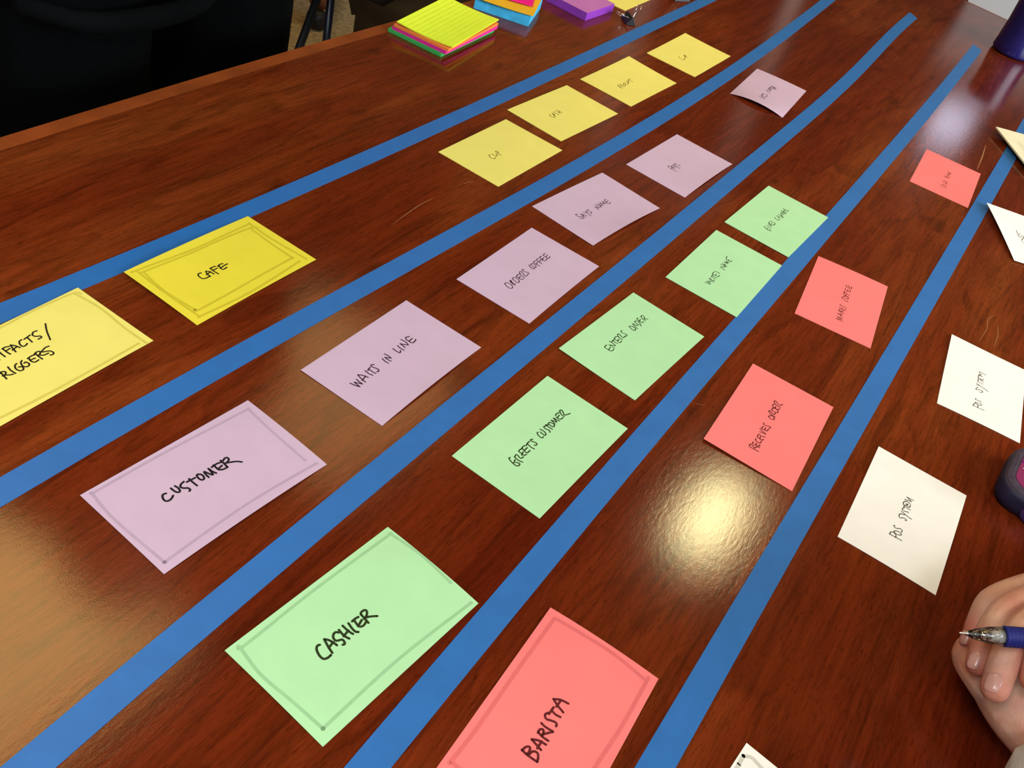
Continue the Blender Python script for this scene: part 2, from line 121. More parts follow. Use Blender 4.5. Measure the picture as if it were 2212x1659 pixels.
'ink':[[-14.9,18.8,-15.4,14.1,-15.4,10.7],[-11.8,18.1,-12,13.8,-11.6,10.6],[-12.1,17.7,-10,18.1,-7.7,17.1],[-11.4,14.9,-8.5,15.1],[-6.2,17.7,-7.2,13.9,-7.9,10.2],[-6.2,17.7,-4.6,15.4,-3.5,11.9],[-8.4,12.8,-4.1,13.9],[1.9,17.5,-0.1,17,-1.6,14.4,-1.5,11.6,0.5,11.4,2.2,12.2],[3.4,16.8,8.7,17.8],[5.9,17.1,5.3,11.4],[14.4,18.5,12,18.9,9.8,16.8,10.5,14.4,12.7,13,12.4,11.3,9.9,11.2],[23,20.8,19,14.4,15,5.9],[-26.5,0.8,-26.9,-3,-27.5,-6.9],[-27,-0.3,-25.2,0.2,-24,-1.4,-26,-3.3,-27.5,-3.3],[-26,-3.3,-24.2,-5,-22.1,-6],[-20.2,1.6,-20.9,-2.2,-20.6,-6.3],[-14.5,0.7,-16.3,-0.1,-17.8,-2.9,-17.2,-6.1,-15,-6.5,-13.9,-4.2,-15.6,-2.7],[-10.5,0.9,-12.2,-0.4,-13.3,-3.8,-11.5,-5.9,-9.2,-4.7,-9.6,-1.8,-11,-2],[-6.8,0.2,-3.9,0.7,-1.6,0.4],[-5.9,0.2,-6.8,-3.1,-5.6,-5.5,-2.7,-5.2],[-6.7,-2.1,-3.2,-2.5],[-0.2,1.4,-0.6,-2.3,-0.5,-6.1],[-1.3,0.8,1.3,1.7,3.1,0.7,1.1,-1.4,-0.4,-1.7],[0.6,-1.6,2.3,-3.6,5.8,-4],[10.3,1.3,7.6,1.6,3.6,-0.3,6.2,-1.8,8,-3.2,8.4,-5.6,7.1,-6.8,5.5,-6.3],[-19.5,18.8,-20,14.4,-19.7,10.3],[-22.5,18.3,-16.6,19],[-26.9,19.6,-27.1,15.4,-27.4,10.9],[-27.2,19.3,-24.9,20,-23.7,18.3,-25.6,16.2,-27.4,16.2],[-26.8,15.7,-25.3,13.8,-23.7,12.3],[-36.8,18.9,-38.1,14.7,-38.5,10.9],[-36.8,18.9,-35.4,16,-34.1,12.6],[-38.8,14.1,-34.8,15.2],[-34.7,1,-34.8,-3.2,-35.2,-6.9],[-38,0.4,-31.9,1.6]],
'frame':[[-73.1,38.7,-35.3,37.5,-0.5,35.8,25.9,36.7,56.1,35.2,60.5,31.5],[57.6,34,60.1,10.8,58.2,-16.6,58.3,-36.7],[54,-34.2,21.7,-34.7,-17.1,-34.5,-48.6,-32.7,-88.8,-31.6],[-73.1,38.7,-78.9,5.9,-88.2,-32.2]]},
'barista':{'c':[-0.0303,0.2926,1.623],
'lift':[0,0.6,0,0],
'ink':[[-25.7,6.5,-26.4,2.8,-26.4,-3.6],[-26,6.3,-22.9,5.5,-21.8,3.6,-24.6,2.7,-26.2,3.3],[-26.1,2.2,-22.8,1.2,-22,-1.2,-23.8,-2.8,-26.4,-3.6],[-17.3,5.1,-18.3,1.6,-19.3,-2],[-17.3,5.1,-15.5,1.7,-15,-2.7],[-19.8,0.1,-14.9,0.1],[-11.3,4.4,-12.3,1.2,-12.3,-2.7],[-11.9,4.1,-9.6,4.3,-8.5,2.6,-10.8,1.5,-12.2,1.7],[-11,1.6,-8.5,-0.4,-6.2,-2.3],[-5.8,5.4,-6.3,2.4,-6,-2.1],[1.9,5.4,-0.2,6.2,-1.9,4.4,-1.2,2.2,-0.5,-0.1,-0.7,-1.7,-2.2,-2.2],[1.7,4.6,6.8,4.4],[4.5,4.6,3.7,1.5,4.1,-1.5],[11.1,6.9,9.1,2.9,7.6,-1.5],[11.2,6.8,13.3,3.3,14.1,-1.3],[8.2,3.3,13.2,3.1]],
'frame':[[58.1,32.3,13,32.8,-33.3,32.8,-55.7,34.1],[58.3,31.6,59,15.9,59.5,-8.1,57.1,-31.8],[59.7,-32.7,24.4,-32.9,-7.9,-31.1,-40.4,-29.5],[-54.4,33.2,-54.9,27.7,-53.9,12.4,-49.9,-13.7]]},
'pos_b':{'c':[0.109,0.8476,1.6919],
'lift':[0,1.4,0,0.1],
'ink':[[-39.3,7.1,-39.2,2.4,-38.7,-3.6],[-39.6,6.7,-35.7,5.9,-33.8,4.3,-35.4,2.5,-39.3,2.4],[-32.9,5.3,-34.7,2.8,-33.4,-0.2,-31.9,-0.5,-31.3,1.9,-32.5,5.1],[-26.1,4.9,-28,5.5,-28.2,3.9,-27.3,1.4,-28.8,0.1],[-7.1,4.9,-10.6,6.4,-11.8,5.6,-8.9,2,-9.9,0.1,-12.3,0.9,-13.2,2.9],[-3.7,6.7,-3,3.1],[-1,6.6,-3,3.1,-4.1,-1.1,-6,-4.8],[2.5,5.6,2.7,3,1.8,0.8],[2.9,5.7,6.8,5.7,13.4,5.9,16.2,4.6],[7.9,4.7,7,2.4,6.3,0.2],[9.9,4.2,7.6,2.8,10.6,0.9],[15.1,5.2,14.9,3.4],[13.8,2,13.9,3.9,14.6,5.8],[16.7,3.3,19.5,5.9,20.4,2.6,19.5,-0.7]]},
'corner':{'c':[0.0971,0.2909,1.488],
'lift':[0,0,0,0],
'frame':[[55,35.7,48.4,35.4,44.1,35.2,-1.2,35],[54.7,35.7,57.5,31.6,56.4,24.7,51.1,-3]]},
'scrawl':{'c':[0.093,1.201,-1.0908],
'lift':[0,0,1.5,5],
'ink':[[-14.7,-11.6,-6.5,-11.7,-8.9,-7.6],[-5.7,-12,0.4,-12.2,2,-9.8],[-1.8,-10.2,-5.9,-5,-2.1,-4.6],[7.6,-11.5,-4.1,-4,-0.9,-2.3],[9.1,-11,12.9,-8.1]]}}
TAPES={'t1':[[0.2619,-0.4923],[0.3182,-0.4896],[0.3745,-0.4874],[0.4308,-0.4855],[0.4872,-0.484],[0.5435,-0.4828],[0.5998,-0.4818],[0.6561,-0.481],[0.7124,-0.4805],[0.7687,-0.4802],[0.825,-0.48],[0.8813,-0.48],[0.9376,-0.4801],[0.994,-0.4804],[1.0503,-0.4807],[1.1066,-0.4811],[1.1629,-0.4816],[1.2192,-0.4822],[1.2755,-0.4828],[1.3318,-0.4834],[1.3881,-0.4841],[1.4444,-0.4848],[1.5008,-0.4856],[1.5571,-0.4864],[1.6134,-0.4873],[1.6697,-0.4882]],
't2':[[0.1769,-0.3603],[0.2505,-0.3596],[0.3241,-0.3581],[0.3977,-0.3561],[0.4713,-0.3537],[0.5449,-0.3511],[0.6185,-0.3486],[0.6921,-0.3462],[0.7657,-0.344],[0.8393,-0.3422],[0.9129,-0.3408],[0.9865,-0.34],[1.0601,-0.3397],[1.1337,-0.3401],[1.2073,-0.3411],[1.2809,-0.3426],[1.3545,-0.3448],[1.4281,-0.3475],[1.5017,-0.3506],[1.5753,-0.3542],[1.6489,-0.3581],[1.7226,-0.3622],[1.7962,-0.3663],[1.8698,-0.3704],[1.9434,-0.3741],[2.017,-0.3774]],
't3':[[0.0941,-0.2139],[0.1665,-0.2151],[0.2389,-0.2156],[0.3112,-0.2159],[0.3836,-0.216],[0.4559,-0.2161],[0.5283,-0.2159],[0.6007,-0.2158],[0.673,-0.2157],[0.7454,-0.2157],[0.8177,-0.2158],[0.8901,-0.2161],[0.9625,-0.2164],[1.0348,-0.2167],[1.1072,-0.2169],[1.1796,-0.2172],[1.2519,-0.2176],[1.3243,-0.2184],[1.3966,-0.2198],[1.469,-0.222],[1.5414,-0.225],[1.6137,-0.2286],[1.6861,-0.2322],[1.7584,-0.2353],[1.8308,-0.2372],[1.9032,-0.2383]],
't4':[[0.1966,-0.0922],[0.264,-0.0936],[0.3314,-0.0947],[0.3988,-0.0957],[0.4662,-0.0965],[0.5336,-0.0972],[0.601,-0.0977],[0.6685,-0.0982],[0.7359,-0.0986],[0.8033,-0.0989],[0.8707,-0.0992],[0.9381,-0.0996],[1.0055,-0.0999],[1.073,-0.1002],[1.1404,-0.1006],[1.2078,-0.1011],[1.2752,-0.1016],[1.3426,-0.1022],[1.41,-0.1029],[1.4775,-0.1036],[1.5449,-0.1045],[1.6123,-0.1055],[1.6797,-0.1067],[1.7471,-0.1079],[1.8145,-0.1093],[1.8819,-0.1108]],
't5':[[0.2962,0.0281],[0.3689,0.0278],[0.4417,0.0276],[0.5144,0.0276],[0.5871,0.0275],[0.6598,0.0276],[0.7326,0.0276],[0.8053,0.0276],[0.878,0.0277],[0.9508,0.0277],[1.0235,0.0277],[1.0962,0.0276],[1.1689,0.0276],[1.2417,0.0274],[1.3144,0.0272],[1.3871,0.027],[1.4598,0.0268],[1.5326,0.0265],[1.6053,0.0262],[1.678,0.0259],[1.7507,0.0256],[1.8235,0.0254],[1.8962,0.0252],[1.9689,0.0251],[2.0417,0.025],[2.1144,0.0251]]}
HANDS={'R':[[[0.1999,0.5757,0.806,0.0125],[0.1752,0.5479,0.808,0.0105],[0.15,0.5185,0.798,0.0085],[0.1482,0.5031,0.788,0.0078],[0.1501,0.4935,0.78,0.0066]],[[0.2005,0.5578,0.814,0.013],[0.1764,0.5309,0.816,0.011],[0.1548,0.5025,0.81,0.0092],[0.1513,0.4824,0.8,0.0085],[0.1533,0.4662,0.789,0.0066]],[[0.2011,0.5382,0.822,0.0135],[0.1797,0.5121,0.824,0.0115],[0.164,0.4886,0.818,0.01],[0.1609,0.4678,0.808,0.0094],[0.1634,0.449,0.797,0.0084]],[[0.2029,0.5169,0.828,0.0135],[0.1861,0.4987,0.83,0.0115],[0.1754,0.4829,0.826,0.01],[0.1744,0.468,0.818,0.0092],[0.1771,0.4596,0.809,0.0078]],[[0.2222,0.5167,0.82,0.016],[0.2119,0.4853,0.816,0.0125],[0.1931,0.4626,0.824,0.0105],[0.1787,0.457,0.832,0.009]]],
'Rpalm':[[[0.1999,0.5757,0.806,0.013],[0.2276,0.5943,0.814,0.02],[0.2457,0.6057,0.82,0.024]],[[0.2008,0.5556,0.814,0.015],[0.2261,0.5781,0.818,0.021],[0.2458,0.6033,0.82,0.024]],[[0.2014,0.5351,0.822,0.015],[0.2258,0.563,0.82,0.022],[0.2461,0.5962,0.82,0.024]],[[0.203,0.5159,0.828,0.015],[0.2268,0.5501,0.82,0.022],[0.2463,0.5916,0.82,0.025],[0.2655,0.6213,0.818,0.026]]],
'L':[[[0.1829,0.4683,0.774,0.016],[0.1535,0.4846,0.771,0.0088],[0.1585,0.5081,0.766,0.0085],[0.1794,0.528,0.762,0.0078]],[[0.1898,0.482,0.766,0.015],[0.165,0.4977,0.764,0.0095],[0.1723,0.5209,0.76,0.0088],[0.189,0.5329,0.758,0.008]],[[0.1977,0.4939,0.762,0.014],[0.1801,0.5113,0.758,0.0092],[0.1872,0.5318,0.756,0.0085],[0.2024,0.5405,0.755,0.0078]],[[0.2062,0.5041,0.758,0.013],[0.1935,0.5208,0.754,0.0085],[0.2001,0.5376,0.753,0.008],[0.2132,0.5455,0.752,0.0072]],[[0.216,0.4821,0.77,0.014],[0.2045,0.5002,0.776,0.0115],[0.1954,0.5112,0.776,0.0098]]],
'Lpalm':[[[0.1535,0.4846,0.771,0.0088],[0.1703,0.4752,0.773,0.0135],[0.1882,0.4667,0.773,0.0185],[0.205,0.4582,0.773,0.019],[0.215,0.4459,0.774,0.0195]],[[0.165,0.4977,0.764,0.0095],[0.1892,0.488,0.764,0.0165],[0.206,0.4699,0.768,0.018],[0.216,0.4479,0.772,0.019]],[[0.1801,0.5113,0.758,0.0095],[0.2016,0.4966,0.76,0.016],[0.214,0.4781,0.766,0.018],[0.2191,0.4505,0.772,0.02]]],
'Larm':[[0.215,0.4459,0.774,0.0195],[0.235,0.4059,0.778,0.023],[0.315,0.2759,0.79,0.034]],
'Rarm':[[0.2655,0.6213,0.818,0.026],[0.3155,0.6313,0.815,0.026],[0.4655,0.6713,0.81,0.036]]}
PEN=[[0.129,0.4489,0.818],[0.1401,0.4557,0.8205],[0.1481,0.4605,0.822],[0.2253,0.5028,0.842]]

# ---------------------------------------------------------------- helpers
def lin(r, g, b):
    f = lambda c: (c / 255 / 12.92) if c / 255 <= 0.04045 else ((c / 255 + 0.055) / 1.055) ** 2.4
    return (f(r), f(g), f(b), 1.0)

def mat(name, color, rough=0.6, spec=0.3, metal=0.0, noise=None, bump=None, coat=0.0, coat_rough=0.1, sss=0.0, trans=0.0, ior=1.45):
    """procedural Principled; noise=(scale, amount) varies the colour, bump=(scale, strength, distance)"""
    M = bpy.data.materials.new(name); M.use_nodes = True
    nt = M.node_tree; b = nt.nodes['Principled BSDF']
    b.inputs['Base Color'].default_value = color; b.inputs['Roughness'].default_value = rough
    b.inputs['Specular IOR Level'].default_value = spec; b.inputs['Metallic'].default_value = metal
    b.inputs['Coat Weight'].default_value = coat; b.inputs['Coat Roughness'].default_value = coat_rough
    b.inputs['IOR'].default_value = ior
    if trans: b.inputs['Transmission Weight'].default_value = trans
    if sss:
        b.inputs['Subsurface Weight'].default_value = sss; b.inputs['Subsurface Radius'].default_value = (0.012, 0.004, 0.002); b.inputs['Subsurface Scale'].default_value = 0.6
    tc = nt.nodes.new('ShaderNodeTexCoord')
    if noise:
        n = nt.nodes.new('ShaderNodeTexNoise'); n.inputs['Scale'].default_value = noise[0]; n.inputs['Detail'].default_value = 4
        nt.links.new(tc.outputs['Object'], n.inputs['Vector'])
        mr = nt.nodes.new('ShaderNodeMapRange'); mr.inputs[1].default_value = 0.25; mr.inputs[2].default_value = 0.75
        mr.inputs[3].default_value = 1 - noise[1]; mr.inputs[4].default_value = 1 + noise[1]
        nt.links.new(n.outputs['Fac'], mr.inputs[0])
        mx = nt.nodes.new('ShaderNodeVectorMath'); mx.operation = 'SCALE'; mx.inputs[0].default_value = color[:3]
        nt.links.new(mr.outputs[0], mx.inputs['Scale']); nt.links.new(mx.outputs[0], b.inputs['Base Color'])
    if bump:
        n2 = nt.nodes.new('ShaderNodeTexNoise'); n2.inputs['Scale'].default_value = bump[0]; n2.inputs['Detail'].default_value = 3
        nt.links.new(tc.outputs['Object'], n2.inputs['Vector'])
        bp = nt.nodes.new('ShaderNodeBump'); bp.inputs['Strength'].default_value = bump[1]; bp.inputs['Distance'].default_value = bump[2]
        nt.links.new(n2.outputs['Fac'], bp.inputs['Height']); nt.links.new(bp.outputs[0], b.inputs['Normal'])
    return M

def emis(name, color, strength):
    M = bpy.data.materials.new(name); M.use_nodes = True; nt = M.node_tree
    b = nt.nodes['Principled BSDF']; b.inputs['Base Color'].default_value = (0.8, 0.8, 0.8, 1)
    b.inputs['Emission Color'].default_value = color; b.inputs['Emission Strength'].default_value = strength
    return M

def tag(o, label=None, cat=None, group=None, kind=None):
    if label: o['label'] = label
    if cat: o['category'] = cat
    if group: o['group'] = group
    if kind: o['kind'] = kind
    return o
def empty(name, loc=(0, 0, 0), rz=0.0):
    o = bpy.data.objects.new(name, None); COL.objects.link(o); o.location = loc; o.rotation_euler = (0, 0, rz); o.empty_display_size = 0.05
    return o
def link(name, bm, material, parent=None, loc=(0, 0, 0), rz=0.0, smooth=False):
    me = bpy.data.meshes.new(name); bm.to_mesh(me); bm.free()
    if smooth:
        for p in me.polygons: p.use_smooth = True
    me.materials.append(material)
    o = bpy.data.objects.new(name, me); COL.objects.link(o); o.location = loc; o.rotation_euler = (0, 0, rz)
    if parent: o.parent = parent
    return o
def box(bm, x0, x1, y0, y1, z0, z1, M=None):
    vs = [bm.verts.new((x, y, z)) for x in (x0, x1) for y in (y0, y1) for z in (z0, z1)]
    for f in ((0, 1, 3, 2), (4, 6, 7, 5), (0, 4, 5, 1), (2, 3, 7, 6), (0, 2, 6, 4), (1, 5, 7, 3)): bm.faces.new([vs[i] for i in f])
    if M: bmesh.ops.transform(bm, matrix=M, verts=vs)
    return vs
def boxes(*bs):
    bm = bmesh.new()
    for b in bs: box(bm, *b)
    bmesh.ops.recalc_face_normals(bm, faces=bm.faces)
    return bm
def bevel(bm, w, seg=2):
    bmesh.ops.bevel(bm, geom=bm.edges[:], offset=w, segments=seg, profile=0.6, affect='EDGES')
def ring_frame(d):
    d = d.normalized(); a = Vector((0, 0, 1)) if abs(d.z) < 0.9 else Vector((1, 0, 0))
    u = d.cross(a).normalized(); return u, d.cross(u).normalized()
def tube(bm, pts, rad, n=10, cap=True):
    pts = [Vector(p) for p in pts]; rad = rad if isinstance(rad, (list, tuple)) else [rad] * len(pts)
    rings = []; u = None
    for i, p in enumerate(pts):
        d = (pts[min(i + 1, len(pts) - 1)] - pts[max(i - 1, 0)])
        if u is None: u, v = ring_frame(d)
        else:
            d = d.normalized(); u = (u - d * u.dot(d)).normalized(); v = d.cross(u)
        rings.append([bm.verts.new(p + (u * math.cos(2 * PI * k / n) + v * math.sin(2 * PI * k / n)) * rad[i]) for k in range(n)])
    for a, b in zip(rings, rings[1:]):
        for k in range(n): bm.faces.new((a[k], a[(k + 1) % n], b[(k + 1) % n], b[k]))
    if cap: bm.faces.new(rings[0][::-1]); bm.faces.new(rings[-1])
    bmesh.ops.recalc_face_normals(bm, faces=bm.faces)
def lathe(bm, prof, n=40):
    rings = [[bm.verts.new((r * math.cos(2 * PI * k / n), r * math.sin(2 * PI * k / n), z)) for k in range(n)] for r, z in prof]
    for a, b in zip(rings, rings[1:]):
        for k in range(n): bm.faces.new((a[k], a[(k + 1) % n], b[(k + 1) % n], b[k]))
    bm.faces.new(rings[0][::-1]); bm.faces.new(rings[-1])
    bmesh.ops.recalc_face_normals(bm, faces=bm.faces)
def spline(pts, sub=4):
    """Catmull-Rom through points (tuples of any length)"""
    if len(pts) < 3: return [tuple(p) for p in pts]
    P = [pts[0]] + list(pts) + [pts[-1]]; out = []
    for i in range(1, len(P) - 2):
        for k in range(sub):
            t = k / sub
            out.append(tuple(0.5 * (2 * b + (c - a) * t + (2 * a - 5 * b + 4 * c - d) * t * t + (3 * b - a - 3 * c + d) * t ** 3) for a, b, c, d in zip(P[i - 1], P[i], P[i + 1], P[i + 2])))
    out.append(tuple(pts[-1])); return out
def struct(name, bm, material, **k):
    o = link(name, bm, material, **k)
    if not k.get('parent'): o['kind'] = 'structure'
    return o

# ---------------------------------------------------------------- materials
def wood_material():
    """glossy cherry veneer, grain running along Y"""
    M = bpy.data.materials.new('cherry_veneer'); M.use_nodes = True; nt = M.node_tree; L = nt.links
    b = nt.nodes['Principled BSDF']; N = nt.nodes.new
    tc = N('ShaderNodeTexCoord')
    def mapped(sx, sy, off=0.0):
        mp = N('ShaderNodeMapping'); mp.inputs['Scale'].default_value = (sx, sy, 1); mp.inputs['Location'].default_value = (off, off * 0.7, 0)
        L.new(tc.outputs['Object'], mp.inputs['Vector']); return mp.outputs[0]
    def noise(vec, scale, detail=4, rough=0.5, dist=0.0):
        n = N('ShaderNodeTexNoise'); n.inputs['Scale'].default_value = scale; n.inputs['Detail'].default_value = detail
        n.inputs['Roughness'].default_value = rough; n.inputs['Distortion'].default_value = dist; L.new(vec, n.inputs['Vector']); return n.outputs['Fac']
    def ramp(fac, stops):
        r = N('ShaderNodeValToRGB'); e = r.color_ramp.elements
        while len(e) < len(stops): e.new(0.5)
        for el, (p, c) in zip(e, stops): el.position = p; el.color = c if len(c) == 4 else (*c, 1)
        L.new(fac, r.inputs[0]); return r.outputs[0]
    def mix(a, c, fac, mode='MULTIPLY'):
        x = N('ShaderNodeMix'); x.data_type = 'RGBA'; x.blend_type = mode; x.inputs[0].default_value = 1.0
        if isinstance(fac, float): x.inputs[0].default_value = fac
        else: L.new(fac, x.inputs[0])
        L.new(a, x.inputs[6]); L.new(c, x.inputs[7]); return x.outputs[2]
    g = lambda v: (v, v, v, 1)
    base = ramp(noise(mapped(5.5, 1.1), 1.3, 5, 0.55, 0.6), [(0.30, WOOD_A), (0.52, WOOD_B), (0.72, WOOD_C)])
    # cathedral figure: contour lines of a slow, stretched noise field
    f = noise(mapped(13, 1.9, 3.1), 1.0, 3, 0.5, 0.5)
    mul = N('ShaderNodeMath'); mul.operation = 'MULTIPLY'; mul.inputs[1].default_value = 7.0; L.new(f, mul.inputs[0])
    fr = N('ShaderNodeMath'); fr.operation = 'FRACT'; L.new(mul.outputs[0], fr.inputs[0])
    fig = ramp(fr.outputs[0], [(0.0, g(1.12)), (0.72, g(1.0)), (0.93, g(0.72)), (1.0, g(1.08))])
    c = mix(base, fig, 0.7)
    streak = ramp(noise(mapped(60, 2.6), 2.0, 4, 0.6), [(0.32, g(0.66)), (0.55, g(1.0)), (0.75, g(1.18))])
    c = mix(c, streak, 0.55)
    fine = ramp(noise(mapped(430, 24), 1.0, 3, 0.55), [(0.30, g(0.70)), (0.50, g(1.0)), (0.70, g(1.16))])
    c = mix(c, fine, 0.8)
    pores = ramp(noise(mapped(1500, 150), 1.0, 2, 0.5), [(0.30, g(0.45)), (0.43, g(1.0))])
    c = mix(c, pores, 0.75)
    knots = ramp(noise(mapped(16, 7.5, 9.0), 1.6, 2, 0.4), [(0.25, g(0.30)), (0.33, g(1.0))])
    c = mix(c, knots, 0.6)
    vein = ramp(noise(mapped(34, 5.5, 5.0), 1.0, 4, 0.6, 1.2), [(0.455, g(1.0)), (0.488, g(0.62)), (0.50, g(0.62)), (0.53, g(1.0))])
    c = mix(c, vein, 0.38)
    L.new(c, b.inputs['Base Color'])
    b.inputs['Roughness'].default_value = 0.45; b.inputs['Specular IOR Level'].default_value = 0.0
    b.inputs['Coat Weight'].default_value = COATW; b.inputs['Coat IOR'].default_value = 1.42; b.inputs['Coat Roughness'].default_value = COATR
    b.inputs['Coat Tint'].default_value = (1.0, 0.97, 0.93, 1)
    # lacquer surface: open pores and orange peel
    h1 = noise(mapped(1900, 1000), 1.0, 3, 0.6); h2 = noise(mapped(420, 150), 1.0, 3, 0.55)
    add = N('ShaderNodeMath'); add.operation = 'MULTIPLY_ADD'; add.inputs[1].default_value = 0.55; L.new(h1, add.inputs[0]); L.new(h2, add.inputs[2])
    bp = N('ShaderNodeBump'); bp.inputs['Strength'].default_value = 0.5; bp.inputs['Distance'].default_value = 0.00007
    L.new(add.outputs[0], bp.inputs['Height']); L.new(bp.outputs[0], b.inputs['Coat Normal']); L.new(bp.outputs[0], b.inputs['Normal'])
    return M
WOOD_A = (0.098, 0.0105, 0.0026, 1); WOOD_B = (0.142, 0.0205, 0.0044, 1); WOOD_C = (0.205, 0.045, 0.0090, 1)
COATW = 1.0; COATR = 0.11
M_WOOD = wood_material()
M_BAND = mat('cherry_edge', (0.25, 0.052, 0.010, 1), 0.4, 0.15, noise=(30, 0.25), coat=0.5, coat_rough=0.10)
M_TAPE = mat('blue_tape', (0.018, 0.132, 0.380, 1), 0.5, 0.5, noise=(55, 0.07), bump=(1400, 0.5, 0.0001))
M_CARPET = mat('carpet', (0.50, 0.40, 0.25, 1), 0.95, 0.05, noise=(70, 0.35), bump=(260, 1.0, 0.004))
M_WALL = mat('wall_paint_white', (0.48, 0.48, 0.51, 1), 0.85, 0.2, noise=(3, 0.04), bump=(160, 0.15, 0.001))
M_WALLW = mat('wall_paint_tan', (0.13, 0.068, 0.030, 1), 0.85, 0.2, noise=(3, 0.06), bump=(160, 0.15, 0.001))
M_WALLD = mat('wall_panel_dark', (0.06, 0.025, 0.015, 1), 0.5, 0.3, noise=(6, 0.2))
M_WALLT = mat('wall_paint_warm_tan', (0.36, 0.20, 0.085, 1), 0.85, 0.2, noise=(3, 0.06), bump=(160, 0.15, 0.001))
M_CEIL = mat('ceiling_tile', (0.070, 0.040, 0.020, 1), 0.95, 0.1, noise=(90, 0.12), bump=(120, 0.4, 0.002))
M_TRIM = mat('white_trim', (0.62, 0.60, 0.58, 1), 0.45, 0.4, noise=(8, 0.03))
M_DOOR = mat('dark_door', (0.045, 0.017, 0.010, 1), 0.45, 0.4, noise=(10, 0.25))
M_BLACK = mat('black_metal', (0.010, 0.012, 0.022, 1), 0.32, 0.5, noise=(20, 0.15))
M_BLACKP = mat('black_plastic', (0.012, 0.012, 0.013, 1), 0.45, 0.4, noise=(30, 0.15))
M_LEATHER = mat('brown_black_leather', (0.020, 0.013, 0.010, 1), 0.5, 0.4, noise=(12, 0.3), bump=(240, 0.35, 0.001))
M_CHAIRWOOD = mat('reddish_chair_wood', (0.22, 0.065, 0.03, 1), 0.4, 0.4, noise=(25, 0.25), coat=0.4)
M_STEEL = mat('bright_steel', (0.75, 0.74, 0.72, 1), 0.22, 0.5, metal=1.0, noise=(40, 0.05))
M_CLOTH_K = mat('black_jersey', (0.0016, 0.0020, 0.0021, 1), 0.92, 0.05, noise=(9, 0.35), bump=(420, 0.5, 0.0012))
M_DENIM_K = mat('black_trousers', (0.0011, 0.0014, 0.0015, 1), 0.92, 0.04, noise=(9, 0.3), bump=(600, 0.6, 0.001))
M_SLEEVE = mat('pale_grey_shirt', (0.58, 0.55, 0.48, 1), 0.9, 0.1, noise=(28, 0.22), bump=(700, 0.5, 0.0008))
M_HAIR = mat('brown_hair', (0.05, 0.028, 0.015, 1), 0.6, 0.3, noise=(60, 0.4), bump=(200, 0.8, 0.003))
def skin_material():
    M = mat('skin', (0.50, 0.25, 0.16, 1), 0.5, 0.35, sss=0.25)
    nt = M.node_tree; b = nt.nodes['Principled BSDF']; N = nt.nodes.new; L = nt.links
    tc = N('ShaderNodeTexCoord'); n = N('ShaderNodeTexNoise'); n.inputs['Scale'].default_value = 38; n.inputs['Detail'].default_value = 3
    L.new(tc.outputs['Object'], n.inputs['Vector'])
    r = N('ShaderNodeValToRGB'); e = r.color_ramp.elements
    e[0].position = 0.32; e[0].color = (0.52, 0.20, 0.125, 1); e[1].position = 0.62; e[1].color = (0.62, 0.345, 0.22, 1)
    L.new(n.outputs['Fac'], r.inputs[0])
    at = N('ShaderNodeAttribute'); at.attribute_name = 'flush'
    mx = N('ShaderNodeMix'); mx.data_type = 'RGBA'; mx.inputs[7].default_value = (0.50, 0.110, 0.070, 1)
    L.new(at.outputs['Fac'], mx.inputs[0]); L.new(r.outputs[0], mx.inputs[6]); L.new(mx.outputs[2], b.inputs['Base Color'])
    w = N('ShaderNodeTexVoronoi'); w.inputs['Scale'].default_value = 900; L.new(tc.outputs['Object'], w.inputs['Vector'])
    n3 = N('ShaderNodeTexNoise'); n3.inputs['Scale'].default_value = 230; n3.inputs['Detail'].default_value = 4; L.new(tc.outputs['Object'], n3.inputs['Vector'])
    ad = N('ShaderNodeMath'); ad.operation = 'MULTIPLY_ADD'; ad.inputs[1].default_value = 0.4; L.new(w.outputs['Distance'], ad.inputs[0]); L.new(n3.outputs['Fac'], ad.inputs[2])
    bp = N('ShaderNodeBump'); bp.inputs['Strength'].default_value = 0.35; bp.inputs['Distance'].default_value = 0.0007
    L.new(ad.outputs[0], bp.inputs['Height']); L.new(bp.outputs[0], b.inputs['Normal'])
    return M
M_SKIN = skin_material()
M_NAIL = mat('fingernail', (0.52, 0.255, 0.195, 1), 0.28, 0.5, noise=(90, 0.08), coat=0.3)

